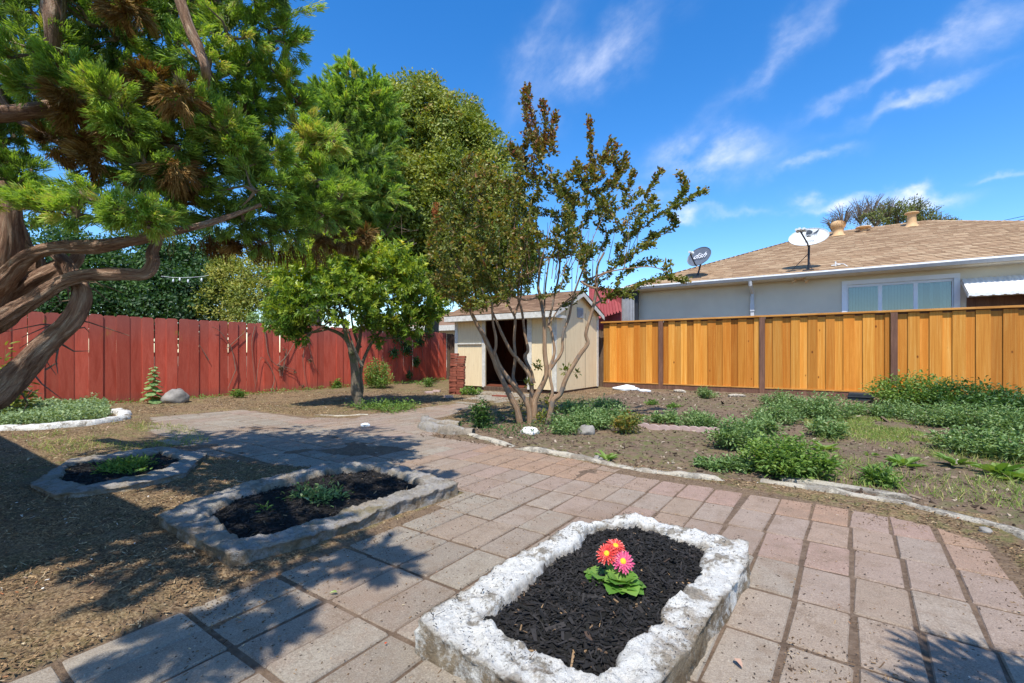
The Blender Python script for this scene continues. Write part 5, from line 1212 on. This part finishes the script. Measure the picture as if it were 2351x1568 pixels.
CB = [(700,660,9.0,.5),(770,625,8.9,.58),(850,630,9.1,.6),(920,650,9.3,.55),(960,690,9.4,.42),(675,705,8.9,.36),(800,690,8.7,.55),(880,700,8.9,.5),(740,700,8.8,.42),(940,735,9.4,.35),(655,735,8.9,.22),(985,715,9.5,.25),(820,640,9.6,.7),(900,610,9.5,.4),(720,610,9.2,.4),(690,640,9.5,.45),(810,600,9.0,.35),(860,740,9.1,.3),(700,745,8.9,.2)]
att = []; nrmz = []
for (x, y, Yd, r) in CB:
    c = W(x, y, Yd); d = rdir(int(95*r*r)+14); att += list(c+d*r*RG.uniform(.6, 1.0, len(d))[:, None])
N_, par = grow(N0, P0_, att); R = np.clip(pipe(par, .003), .003, .02); par[:ROOTN] = -1
mb = MB(); edge_tubes(mb, N_, par, R, ROOTN); mb.build('branches', mats['bark_grey'], ci)
E_ = N_[ROOTN:]; n = len(E_); cen = E_.mean(0); out = unit((E_-cen)*np.array((1, 1, 1.3))); 
mb = MB(); per = 16; sub_ = 3
C = np.repeat(E_, sub_, 0)+RG.normal(0, .09, (n*sub_, 3)); ax = unit(np.repeat(out, sub_, 0)+RG.normal(0, .45, (n*sub_, 3))+np.array((0, 0, .45)))
idx = np.repeat(np.arange(len(C)), per); m = len(idx); t = RG.random(m); Rr = rdir(m); Rr = unit(Rr-ax[idx]*np.sum(Rr*ax[idx], 1)[:, None])
D = unit(ax[idx]*(.35+.9*t)[:, None]+Rr*1.0+(0, 0, -.18)); P = C[idx]+ax[idx]*(t*.14)[:, None]
leaves(mb, P, D, ax[idx]+Rr*-.2+rdir(m)*.15, .105*RG.uniform(.65, 1.2, m), .043*RG.uniform(.75, 1.2, m), np.clip(.4+RG.normal(0, .18, len(C))[idx]+RG.normal(0, .12, m)+.3*(ax[idx][:, 2]-.4), 0, 1))
mb.build('crown', mats['citrus'], ci)

# dead vine on the red fence and ivy by the citrus
def onfence(x, y, off=.03):
    r = ray(x, y); Y = (FA+.02+off)/r.x; q = r*Y; return np.array((q.x, q.y, q.z+CAMH))
e = empty('dead_vine', onfence(700, 880), 'leafless dried vine clinging to the red fence left of the citrus', 'vine'); mb = MB()
c2f = lambda x, y: (x*.366, 497.4+y*.366)
for s in ([(1700,1100),(1720,1000),(1640,880),(1600,1080)], [(1740,930),(1800,870),(1860,760),(1870,700)], [(1740,930),(1850,960)], [(1880,830),(1930,760),(1920,700),(1960,900),(2010,990)], [(1930,760),(1900,900),(1930,1080)], [(1480,960),(1450,820),(1380,720),(1330,690)], [(1480,960),(1430,1080)], [(1310,900),(1250,800)], [(1420,830),(1560,700)], [(1600,690),(1580,800),(1600,1050)], [(1770,1000),(1800,830),(1760,1000)], [(1660,700),(1700,900),(1850,980)]):
    P = np.array([onfence(*c2f(x, y), .03+random.uniform(0, .03)) for x, y in s]); mb.tube(P, np.linspace(.011, .004, len(P)), 5, sub=4, cap=False)
mb.build('stem', mats['twig_grey'], e)
mb = MB()
for (x, y, r, n) in ((1920,720,.06,60),(1915,800,.12,150),(1760,950,.07,70),(1850,970,.05,30),(1945,900,.07,60),(1780,830,.03,14),(1900,1060,.06,40),(1940,1080,.05,40)):
    c = onfence(*c2f(x, y), .07); d = rdir(n); leaves4(mb, c+d*r*RG.random(n)[:, None]*(.5, 1, 1.2), rdir(n)+(0, 0, -.8), rdir(n), .055, .02, RG.uniform(0, .5, n))
mb.build('dried_leaves', mats['litter'], e)
e = empty('climbing_ivy', onfence(925, 780), 'green ivy hanging over the shaded red fence right of the citrus', 'vine'); mb = MB(); st = MB()
for (x, y, r, n) in ((915,770,.3,420),(935,800,.28,380),(955,830,.2,200),(940,860,.16,120),(905,810,.22,240),(965,780,.3,260),(930,745,.3,300),(985,760,.3,200),(950,900,.1,40)):
    c = onfence(x, y, .12); d = rdir(n); leaves(mb, c+d*r*RG.random(n)[:, None]*(.4, 1, 1), rdir(n)+(0, 0, -.7), rdir(n)+(1.2, 0, .3), .07, .055, RG.uniform(.1, .8, n))
    st.tube([onfence(x, y-20), onfence(x+random.gauss(0, 8), y+30), onfence(x+random.gauss(0, 15), min(y+80, 880))], [.008, .006, .003], 4, cap=False)
mb.build('leaves', mats['dark_tree'], e); st.build('stem', mats['twig_grey'], e)
# string lights beyond the fence
e = empty('string_lights', W(425, 635, 13.2), 'short run of clear bulbs on a wire beyond the red fence', 'string lights')
P = [W(x, y, 13.2) for x, y in ((370, 634), (400, 637), (430, 637), (460, 635), (480, 632))]
MB().tube(P, .005, 5, sub=4).build('wire', mats['white_metal'], e)
for x, y in ((398, 645), (413, 642), (432, 646), (463, 643)): 
    p = W(x, y, 13.2); MB().lathe([(.004, .06), (.014, .05), (.026, .0), (.015, -.03), (.003, -.04)], 10, np.array(Matrix.Translation(p))).build('bulb', mats['white_vinyl'], e, smooth=True)

# utility wires far right
mb = MB(); e = empty('utility_wires', W(2320, 500, 60), 'pair of thin overhead wires in the sky at the right edge', 'wires')
for dy in (0, 7): MB().tube([W(2230, 522+dy, 60), W(2351, 496+dy, 55), W(2500, 468+dy, 50)], .03, 4, cap=False).build('wire', mats['dark_metal'], e)

# ------------------------------------------------------------------ garden plants
def clump(name, cat, x, y, w, h, m, n, L, Wd, label, group=None, stems=8, pos=None, dep=None, blades=False, up=.5):
    """dome of leafy shoots; x,y = foot of the plant, w,h its size in metres"""
    p = G(x, y) if pos is None else np.array(pos, float); p[2] = gz1(p[0], p[1])-.01; rx = w/2; ry = dep/2 if dep else rx
    e = empty(name, p, label, cat, group); sb = MB(); mb = MB()
    th = RG.uniform(0, 2*math.pi, stems); rr = np.sqrt(RG.random(stems)); tips = []
    for k in range(stems):
        b = p+np.array((math.cos(th[k])*rx*rr[k]*.55, math.sin(th[k])*ry*rr[k]*.55, 0)); hz = h*(1-.55*rr[k]**2)*random.uniform(.75, 1.1)
        q = p+np.array((math.cos(th[k])*rx*rr[k], math.sin(th[k])*ry*rr[k], hz)); tips.append((b, q)); sb.tube([b, (b+q)/2+RG.normal(0, .02, 3), q], [.004, .003, .002], 4, cap=False)
    per = max(6, n//stems)
    for b, q in tips:
        t = RG.uniform(.15, 1.05, per)[:, None]; P = b+(q-b)*t; d = rdir(per); sp = (rx*.28+.03)
        P = P+d*sp*RG.random(per)[:, None]*np.array((1, 1, .5)); P[:, 2] = np.maximum(P[:, 2], p[2]+.008)
        D = unit(d*np.array((1, 1, .5))+np.array((0, 0, up*.5))+RG.normal(0, .25, (per, 3)))
        leaves(mb, P, D, rdir(per)*.5+(0, 0, 1), L*RG.uniform(.6, 1.3, per), Wd*RG.uniform(.7, 1.3, per), np.clip(RG.normal(.5, .2, per)+random.gauss(0, .12), 0, 1))
    sb.build('stems', mats['weed'], e); mb.build('leaves', mats[m], e); return e
def rosette(x, y, r, n, label, m='weed_bright', cat='weed', group=None):
    p = G(x, y); p[2] = gz1(p[0], p[1]); mb = MB(); a = RG.uniform(0, 2*math.pi, n)
    D = np.c_[np.cos(a), np.sin(a), RG.uniform(.25, .9, n)]; leaves(mb, np.repeat(p[None], n, 0)+D*.02, D, np.c_[-np.cos(a)*.4, -np.sin(a)*.4, np.ones(n)], r*RG.uniform(.7, 1.2, n), r*.38, RG.uniform(.3, 1, n), fold=.25)
    return tag(mb.build('broadleaf_weed', mats[m], loc=p), label, cat, group)
WG = 'leafy weeds growing in the right hand garden'
C_ = [(1340,985,1.0,.33,2600,'wide pale green weed patch right of the multi-stemmed tree, under the shed gable'),
      (1420,975,.9,.32,2200,'weed patch between the multi-stemmed tree and the row of scalloped bricks, left part'),
      (1315,950,.8,.3,1600,'weed patch at the foot of the shed gable, closest to the shed'),
      (1390,940,.8,.25,1400,'low weed patch at the back corner of the shed gable'),
      (1440,1000,.45,.42,700,'tall thin dark stalks at the left end of the scalloped brick row'),
      (1525,975,.6,.25,900,'small weed clump directly behind the scalloped brick row'),
      (1600,985,.7,.3,1300,'weed clump at the right end of the scalloped brick row'),
      (1622,918,.6,.38,900,'upright weed clump in front of the first fence post from the shed'),
      (1700,1030,.75,.5,2400,'tall bushy weed just left of the biggest clump by the edging'),
      (1795,1092,.85,.46,3600,'biggest bright weed clump touching the pale concrete edging'),
      (1735,1000,.7,.35,1100,'weed behind the tall bushy weed, left middle of the garden'),
      (1795,940,.9,.45,1900,'greyish weed clump standing near the second fence post'),
      (1880,965,1.3,.5,3400,'broad weed mound in front of the orange fence, centre of the garden'),
      (1780,975,.8,.4,1600,'weed clump left of the broad mound, centre of the garden'),
      (1905,1010,.6,.3,1100,'small dark weed clump in the middle of the bare soil'),
      (2060,965,1.0,.35,1700,'low weed clump left of the flowering shrub on the right'),
      (1990,960,.8,.3,1000,'low weed clump below the black box'),
      (2180,985,1.1,.45,2600,'weed mass in front of the flowering shrub, left part'),
      (2270,1000,1.0,.5,2700,'weed mass in front of the flowering shrub, right part'),
      (2340,1010,1.0,.5,2400,'weed mass cut by the right edge of the photo'),
      (2230,1045,.8,.35,1700,'front edge of the right weed mass, left half'),
      (2320,1060,.8,.35,1700,'front edge of the right weed mass, right half'),
      (1690,1080,.45,.14,700,'low dark spreading weed beside the left of the biggest clump'),
      (1635,1078,.4,.12,500,'low dark spreading weed on the bare soil near the edging'),
      (1300,1000,.5,.25,500,'shaded weed right at the base of the multi-stemmed tree'),
      (2030,1120,.35,.18,500,'small yellowish green weed behind the flat concrete strip'),
      (1495,935,.3,.12,250,'tiny reddish weed tuft near the white plastic sheet'),(1545,940,.3,.1,250,'tiny green tuft right of the white plastic sheet')]
for (x, y, w, h, n, lab) in C_:
    clump('weed_clump', 'weed', x, y, w*.84, h*.74, 'weed_bright' if ('bright' in lab or 'tuft' in lab or 'yellowish' in lab) else ('crape' if 'dark stalks' in lab else 'weed'), n, .05, .022, lab, WG, stems=max(8, int(w*34)))
for (x, y, w, h, n, lab) in ((2090,935,1.5,.62,4200,'dense green flowering shrub against the fence right of the third dark post'),(2220,945,1.6,.5,3600,'dense green shrub against the orange fence near the right edge'),(2330,960,1.3,.46,2600,'darker green shrub against the fence cut by the right edge')):
    e = clump('flowering_shrub', 'shrub', x, y, w, h, 'weed_bright' if 'right edge' not in lab else 'dark_tree', n, .06, .035, lab, stems=60)
    if 'third' in lab:
        mb = MB(); n = 9; c = np.array(e.location)+np.c_[RG.uniform(-.4, .6, n), RG.uniform(-.5, 0, n), RG.uniform(.35, .62, n)]; leaves(mb, np.repeat(c, 5, 0), rdir(45)+(0, 0, .3), rdir(45)+(0, 0, 1), .04, .03, .3, 1.)
        mb.build('blossoms', simple('orange_blossom', 'd87c1c', 'e89a2a', 5, .6, 0), e)
clump('leafy_weed', 'weed', 870, 892, 1.0, .85, 'weed_bright', 2600, .055, .035, 'tall bright leafy weed behind the citrus trunk', stems=34)
clump('leafy_weed', 'weed', 765, 892, .45, .3, 'weed_bright', 500, .06, .035, 'small leafy weed at the foot of the red fence left of the citrus trunk', stems=12)
clump('leafy_weed', 'weed', 545, 915, .35, .2, 'weed_bright', 350, .05, .03, 'low green tuft at the foot of the red fence, middle', stems=10)
clump('leafy_weed', 'weed', 545, 870, .1, .15, 'yellow_bush', 60, .05, .03, 'sprig of pale leaves growing out of the red fence boards', stems=3, pos=onfence(545, 868, .1))
clump('leafy_weed', 'weed', 1080, 908, .5, .22, 'weed_bright', 420, .06, .04, 'green weed at the foot of the brick stack', stems=12)
clump('leafy_weed', 'weed', 980, 890, .5, .3, 'weed_bright', 350, .06, .035, 'bright weed by the shaded fence corner left of the brick stack', stems=10)
clump('young_shrub', 'shrub', 1105, 985, .36, .42, 'dark_tree', 900, .04, .026, 'small dark leafy shrub in shade left of the multi-stemmed tree', stems=20)
clump('leafy_weed', 'weed', 880, 940, 1.5, .12, 'weed_bright', 1500, .05, .025, 'shaded green ground weeds around the citrus trunk', stems=70)
clump('sprouts', 'weed', 280, 1062, .6, .09, 'weed_bright', 1300, .04, .016, 'bright green sprouts in the farthest left planter', stems=40, dep=.4, pos=(-5.3, 1.5, .07)); 
clump('sprouts', 'weed', 750, 1130, .45, .12, 'weed', 700, .04, .014, 'dusty green sprouts in the middle grey planter', stems=24, pos=(-3.05, 1.95, .07), dep=.3)
clump('sprouts', 'weed', 650, 1150, .16, .07, 'weed_bright', 60, .035, .014, 'two or three tiny sprouts left in the middle grey planter', stems=5, pos=(-3.1, 1.62, .07))
for (x, y, r, lab) in ((1392,1058,.12,'small rosette weed on the edging at the left'),(2075,1075,.16,'rosette weed on the bare soil in front of the right weed mass'),(2195,1080,.15,'rosette weed near the right side of the bare soil'),(2290,1100,.2,'larger rosette weed near the right edge'),(2330,1110,.16,'rosette weed cut by the right edge'),(1895,1040,.14,'rosette weed below the dark clump'),(2000,1055,.05,'tiny yellowish seedling on the bare soil')): rosette(x, y, r, 16, lab)
# hollyhock by the fence
p = G(350, 928); e = empty('hollyhock', p, 'tall broad-leaved plant with round leaves against the red fence', 'plant'); mb = MB(); H = .78
MB().tube([p, p+(0, .02, H*.5), p+(.02, .04, H)], [.014, .01, .004], 8, sub=3).build('stem', mats['weed'], e)
for k in range(30):
    t = (k/30)**.85; a = k*2.4; L = .19*(1-.75*t)+.02; q = p+np.array((0, .03*t, .06+H*t*.95)); d = np.array((math.cos(a), math.sin(a), .3)); m_ = q+d*L*.55
    mb.tube([q, m_], [.004, .003], 4, cap=False)
    ths = np.linspace(0, 2*math.pi, 12)[:-1]; N_l = unit(np.array([[d[0]*.5, d[1]*.5, 1.]]))[0]; s_ = np.cross(d, N_l); s_ /= np.linalg.norm(s_); f_ = np.cross(N_l, s_)
    pts = [m_]+[m_+f_*(math.cos(x)*L*.55*(1+.12*math.cos(5*x))+L*.15)+s_*math.sin(x)*L*.55*(1+.12*math.cos(5*x))+N_l*-.02*abs(math.sin(x*2.5)) for x in ths]
    mb.add(pts, [(0, i+1, (i+1) % 11+1) for i in range(11)], random.uniform(.3, .9))
mb.build('leaves', mats['weed'], e)
# left edge shrub with pale leaves in front of the fence
clump('pale_leaved_shrub', 'shrub', 20, 960, .6, 1.1, 'yellow_bush', 500, .12, .06, 'shrub with pale yellow-green leaves at the left edge behind the leaning limb', stems=14, pos=G(12, 965))
# ground cover in the left planter
def cover(poly, n, name, m, label, L, Wd, h, up=.6, foot=None):
    q = scatter(poly, n); z = gz(q); mb = MB(); hm = h*(.4+1.2*np.clip(fbm(q*2.3, 90, 3)+.35, 0, 1)); t = RG.random(n)
    D = rdir(n)*np.array((1, 1, .6))+(0, 0, up); leaves(mb, np.c_[q, z+hm*t], D, rdir(n)*.6+(0, 0, 1), L*RG.uniform(.6, 1.3, n), Wd*RG.uniform(.6, 1.3, n), np.clip(RG.normal(.5, .22, n), 0, 1))
    return tag(mb.build(name, mats[m]), label, 'ground cover', kind='stuff')
cover([(-13.5,.2),(-11,.95),(-9.8,1.35),(-9.25,1.75),(-9.3,2.4),(-10.2,2.65),(-11.3,2.9),(-12.3,3.0),(-12.35,.5)], 15000, 'ground_cover', 'ivy', 'pale green ground cover inside the curved edging at far left', .045, .03, .22)
cover([(-12.4,3.0),(-11.9,3.1),(-11.9,8.5),(-11.6,12.8),(-12.4,13.2)], 1500, 'ground_cover', 'weed_bright', 'thin weeds along the foot of the red fence', .05, .025, .1)
cover([(-4.3,4.9),(-3.1,4.7),(-3.0,6.4),(-4.4,6.9),(-5.2,6.0)], 1200, 'ground_cover', 'dark_tree', 'sparse shaded weeds around the foot of the multi-stemmed tree', .035, .02, .1)
def grass(poly, n, m, label, L, Wd=.004, lay=.5, name='grass'):
    q = scatter(poly, n); keep = fbm(q*1.4, 61, 3) > -.03; q = q[keep]; n = len(q); D = rdir(n); D[:, 2] = np.abs(D[:, 2])+lay; mb = MB()
    D = unit(D); l = L*RG.uniform(.4, 1.4, n); S = unit(np.cross(D, rdir(n)))*Wd/2; B = np.c_[q, gz(q)]; M_ = B+D*(l*.6)[:, None]; T = M_+unit(D+RG.normal(0, .35, (n, 3)))*(l*.4)[:, None]
    V = np.stack([B-S, B+S, M_+S*.8, M_-S*.8, T], 1).reshape(-1, 3); o = np.arange(n)[:, None]*5
    mb.add(V, o+np.array([[0, 1, 2, 3]]), np.repeat(RG.random(n), 5)); mb.F.append((o+np.array([[3, 2, 4]])))
    return tag(mb.build(name, mats[m]), label, 'grass', kind='stuff')
grass([(-.3,4.6),(.7,4.5),(1.6,4.6),(2.6,7.5),(1.8,9.5),(.3,9.2),(-.2,7.0)], 9000, 'grass', 'thin pale grass among the weeds on the right', .09)
grass([(-.3,7.4),(.9,7.0),(1.3,8.8),(.2,9.6),(-.5,8.8)], 9000, 'grass', 'short green lawn remnant in the middle of the right garden', .045, .006)
grass([(-8.5,1.2),(-6.3,1.3),(-6.2,2.6),(-8,3.0),(-9,2.6)], 2600, 'grass', 'dry straw grass left of the farthest planter', .08, .004, .2)

# ------------------------------------------------------------------ litter, clods and small loose things
def ring_scatter(n, amin, amax, test, rmin=1.0, rmax=12, power=1.3):
    out = np.zeros((0, 2))
    while len(out) < n:
        r = rmin+(rmax-rmin)*RG.random(n)**power; th = RG.uniform(amin, amax, n); q = np.c_[r*np.cos(th), r*np.sin(th)]; out = np.r_[out, q[test(q)]]
    return out[:n]
anybed = lambda q: inpoly(q, BED_FRONT_O)|inpoly(q, BED_MID_O)|inpoly(q, BED_BACK_O)
mb = MB(); q = ring_scatter(52000, math.radians(75), math.radians(185), lambda q: ~inpoly(q, PAVE)&~anybed(q)&~garden(q)&(q[:, 0] > -12.3)&(q[:, 1] < 13)&((fbm(q*1.9, 55, 4) > -.04)|(RG.random(len(q)) < .3)), 1.1, 14)
n = len(q); chips(np.c_[q, gz(q)+RG.uniform(.001, .012, n)], .0115*RG.lognormal(0, .5, n)*(1+.1*np.linalg.norm(q, axis=1)), .0036*RG.lognormal(0, .4, n)*(1+.1*np.linalg.norm(q, axis=1)), np.full(n, .0015), .3, mb, RG.random(n)**1.15)
tag(mb.build('leaf_litter', mats['litter']), 'brown and straw coloured leaf litter over the bare ground at left', 'leaf litter', kind='stuff')
mb = MB(); q = ring_scatter(12000, math.radians(65), math.radians(160), lambda q: inpoly(q, PAVE)&~anybed(q)&((fbm(q*1.15, 31, 4) > .05)&(RG.random(len(q)) < .5)|(polydist(q, PAVE) < .28*RG.random(len(q)))|(q[:, 0] < -1.2)&(polydist(q, PAVE[:10]+PAVE[-12:]) < .6*RG.random(len(q))**2)|(RG.random(len(q)) < .07)), 1.0, 9)
n = len(q); chips(np.c_[q, np.maximum(gz(q), 0)+.003], .006*RG.lognormal(0, .55, n), .003*RG.lognormal(0, .4, n), np.full(n, .002), .3, mb, RG.random(n)**2)
tag(mb.build('debris', mats['litter']), 'small bits of leaf and twig strewn over the pavers', 'debris', kind='stuff')
mb = MB(); q = ring_scatter(22000, math.radians(45), math.radians(150), lambda q: garden(q)&(q[:, 1] < 13.3)&(q[:, 0] > -4.6), 4.0, 13.5, 1.2)
n = len(q); s_ = .006*RG.lognormal(0, .5, n)*(1+.07*np.linalg.norm(q, axis=1)); chips(np.c_[q, gz(q)+s_*.2], s_, s_*2.6, s_*.5, .5, mb, RG.random(n))
tag(mb.build('soil_clods', mats['clod']), 'brown clods and crumbs of soil over the garden bed', 'soil', kind='stuff')
def stone(name, x, y, r, m, label, cat='rock', sz=(1, .8, .7), seed=0, pos=None, amp=.35):
    p = G(x, y) if pos is None else np.array(pos, float); p[2] = gz1(p[0], p[1])
    th = np.linspace(0, 2*math.pi, 29)[:-1]; ph = np.linspace(-1.5, 1.5, 16); D = np.array([(math.cos(a)*math.cos(b), math.sin(a)*math.cos(b), math.sin(b)) for b in ph for a in th])
    rr = r*(1+amp*2*fbm(D*1.5+seed, seed, 3)+.08*fbm(D*6, seed+3, 2)); V = D*rr[:, None]*np.array(sz)+p+(0, 0, r*sz[2]*.45); i = np.arange(15)[:, None]*28; j = np.arange(28)[None]
    mb = MB().add(V, np.stack([i+j, i+(j+1) % 28, i+28+(j+1) % 28, i+28+j], -1).reshape(-1, 4)); return tag(mb.build(name, m, loc=p, smooth=True), label, cat)
stone('rock', 405, 926, .24, mats['rock'], 'grey rounded rock beside the hollyhock at the red fence', sz=(.8, 1.1, .8), seed=3)
stone('rock', 1217, 998, .11, mats['white_rock'], 'bright white stone in front of the multi-stemmed tree', sz=(1.1, .9, .6), seed=5)
stone('rock', 1345, 1000, .12, mats['rock'], 'brown grey rock half under the weeds right of the multi-stemmed tree', seed=8)
stone('rock', 1375, 1058, .055, mats['rock'], 'small dark stone beside the left rosette weed on the edging', seed=9)
stone('rock', 2262, 1228, .03, mats['rock'], 'small stone near the right end of the edging', seed=12)
stone('crumpled_sheet', 1438, 898, .3, mats['plastic_sheet'], 'crumpled white plastic sheet on the ground by the fence corner', 'plastic sheet', (1.2, .5, .35), 14, amp=.6)
stone('crumpled_sheet', 1478, 902, .16, mats['plastic_sheet'], 'smaller crumpled white plastic piece right of the big sheet', 'plastic sheet', (1.2, .5, .3), 17, amp=.6)
stone('rock', 1560, 905, .12, mats['curb'], 'pale rubble lump under the fence right of the first post', seed=21, sz=(1.4, .6, .4), amp=.5); stone('rock', 1690, 915, .12, mats['curb'], 'pale rubble lump under the fence left of the second post', seed=22, sz=(1.6, .6, .35), amp=.5)
stone('crumpled_foil', 838, 978, .06, mats['plastic_sheet'], 'crumpled scrap of foil lying on the far pavers', 'litter scrap', (1, 1, .6), 31, amp=.6)
p = G(1975, 922); mb = MB(); x0, y0 = p[0], p[1]
V = []
for z, s in ((0, 1.0), (.16, .9), (.19, .86), (.2, .8)): V += [(x0+sx*.24*s, y0+sy*.16*s, z) for sx, sy in ((-1,-1),(1,-1),(1,1),(-1,1))]
mb.add(V, [(12,13,14,15), (3,2,1,0)]+[(k*4+j, k*4+(j+1) % 4, k*4+4+(j+1) % 4, k*4+4+j) for k in range(3) for j in range(4)]); mb.box(x0-.25, x0+.25, y0-.17, y0+.17, .10, .12, bev=.004)
tag(mb.build('plastic_box', mats['black_plastic'], loc=(x0, y0, 0)), 'upturned black plastic box on the soil under the orange fence', 'box')
def fallen(x, y, L, m, rn, label, z=.012):
    p = G(x, y); mb = MB(); a = random.uniform(0, 6.28); leaves(mb, np.array([[p[0], p[1], z]]), np.array([[math.cos(a), math.sin(a), .1]]), np.array([[.1, .1, 1.]]), L, L*.5, rn, 0, .3); p[2] = z
    return tag(mb.build('fallen_leaf', m, loc=p), label, 'fallen leaf')
fallen(1685, 1518, .05, mats['litter'], .99, 'white curled leaf on the pavers right of the painted planter')
fallen(775, 1365, .035, mats['citrus'], .3, 'single green leaf on the pavers at the shadow edge'); fallen(883, 1486, .014, simple('orange_bit', 'c8441a', 'd8581e', 5, .6, 0), .5, 'tiny orange leaf on the pavers left of the painted planter')
# ------------------------------------------------------------------ gerbera in the painted planter
fpos = np.array((-.80, 1.93, .085)); e = empty('gerbera_plant', fpos, 'pink gerbera daisies with bright green leaves growing in the black mulch', 'flower')
mb = MB()
for cen, k0, nl, s in ((fpos+(.045, -.03, .01), 0, 22, 1.0), (fpos+(-.05, .0, .005), 3, 14, .95)):
    for k in range(nl):
        a = k*2.399+k0; L = (.075+.03*random.random())*s; el = random.uniform(.2, 1.0); d = np.array((math.cos(a)*math.cos(el), math.sin(a)*math.cos(el), math.sin(el))); N_ = unit(np.array([[-d[0]*.5, -d[1]*.5, 1.]]))[0]; s_ = np.cross(d, N_); s_ /= np.linalg.norm(s_); up = np.cross(s_, d)
        b = cen+d*.015+np.array((0, 0, .01)); prof = [(0, .1), (.15, .28), (.3, .22), (.42, .5), (.52, .36), (.66, .52), (.76, .34), (.9, .22), (1.0, 0.02)]; V = []
        for t, w in prof:
            c = b+d*L*t-np.array((0, 0, .45*L*t*t)); V += [c-s_*w*L+up*.12*L*abs(w), c-up*.02*L, c+s_*w*L+up*.12*L*abs(w)]
        mb.add(V, [(3*i+j, 3*i+j+1, 3*i+4+j, 3*i+3+j) for i in range(8) for j in (0, 1)], random.uniform(.2, .9))
mb.build('leaves', mats['gerb_leaf'], e, smooth=True)
vw = unit(np.array([(0-fpos[0], 0-fpos[1], 1.2)]))[0]
for (off, R0, ti, nm, tilt) in (((.040, .002, .112), .052, 0., 'flower', (.25, .05, .25)), ((-.026, -.016, .135), .05, 1., 'flower', (-.3, -.1, .35)), ((-.005, .03, .158), .046, 1., 'flower', (.05, .3, .7))):
    c = fpos+np.array(off); n_ = unit((vw+np.array(tilt))[None])[0]
    a_ = np.cross(n_, (0, 0, 1)); a_ /= np.linalg.norm(a_); b_ = np.cross(n_, a_)
    f = MB(); f.tube([fpos+(.0, -.02 if off[1] < 0 else .02, 0), (fpos+c)/2+(.005, 0, 0), c-n_*.006], [.0035, .003, .004], 7, sub=3); fo = f.build('flower_stem', mats['gerb_leaf'], e)
    mb = MB()
    for ring, (rr, np_, el, w) in enumerate(((1, 19, .12, .15), (.78, 17, .4, .13), (.5, 15, .8, .12))):
        for k in range(np_):
            a = 2*math.pi*(k+ring*.5+random.gauss(0, .12))/np_; d = (a_*math.cos(a)+b_*math.sin(a)); L = R0*rr*random.uniform(.88, 1.05); s_ = np.cross(n_, d); V = []
            for t, ww in ((.12, .4), (.5, .9), (.8, 1.0), (1.0, .35)):
                q = c+d*L*t+n_*(math.sin(el)*L*t*.5-.006*t*t*(ring == 0)+.001*ring); V += [q-s_*w*R0*ww*.6+n_*.001, q-n_*.0012, q+s_*w*R0*ww*.6+n_*.001]
            mb.add(V, [(3*i+j, 3*i+j+1, 3*i+4+j, 3*i+3+j) for i in range(3) for j in (0, 1)], np.clip(np.repeat([.9, .55, .35, .8], 3)+random.gauss(0, .12), 0, 1), ti)
    fl = mb.build('petals', mats['petal'], fo, smooth=True) if False else mb.build('flower_head', mats['petal'], e)
    A = np.eye(4); A[:3, 0] = a_; A[:3, 1] = b_; A[:3, 2] = n_; A[:3, 3] = c; MB().lathe([(R0*.27, .001), (R0*.26, .006), (R0*.18, .010), (.001, .011)], 20, A).build('flower_centre', mats['petal_centre'], e, smooth=True)
# bits lying on the painted planter rim
mb = MB(); q = scatter(BED_FRONT_O, 1300); q = q[~inpoly(q, BED_FRONT_I)]; q = q[fbm(q*5, 70, 3) > -.02]; n = len(q)
chips(np.c_[q, np.full(n, .13)+.05*fbm(q*5, 6, 3)], .0065*RG.lognormal(0, .6, n), .0022*RG.lognormal(0, .4, n), np.full(n, .0015), .35, mb, RG.uniform(0, .97, n)); tag(mb.build('loose_mulch', mats['mulch']), 'flecks of black mulch scattered on the white painted planter border', 'mulch', kind='stuff')
# shrub outside the right of the frame casting the shade at lower right
p = np.array((1.75, .7, 0)); e = empty('leafy_shrub', p, 'tall leafy shrub beyond the right edge, its shade falling on the near pavers', 'shrub'); mb = MB()
for (c, r, n) in (((1.2, 1.0, 2.0), .33, 1000), ((.93, 1.2, 1.95), .2, 330), ((.86, .86, 2.05), .17, 220), ((1.25, .5, 2.1), .3, 650), ((1.6, .7, 2.1), .4, 900), ((.92, .55, 2.0), .12, 90)):
    d = rdir(n); P = np.array(c)+d*r*RG.random(n)[:, None]**.6; leaves(mb, P, d+np.array((-.5, .3, 0))+rdir(n)*.4, rdir(n)+(0, 0, 1), .1, .02, RG.random(n))
mb.build('crown', mats['citrus'], e); mb = MB()
for t in ((.8, 1.4, 1.9), (.8, .95, 2.0), (1.2, .6, 2.1), (1.6, 1.0, 2.3), (1.0, 1.3, 2.1)): mb.tube([p, p*.6+np.array(t)*.4+(0, 0, .5), np.array(t)], [.03, .018, .005], 6, sub=3)
mb.build('stems', mats['bark_grey'], e)
for o in list(bpt.children) if hasattr(bpt, 'children') else []: pass
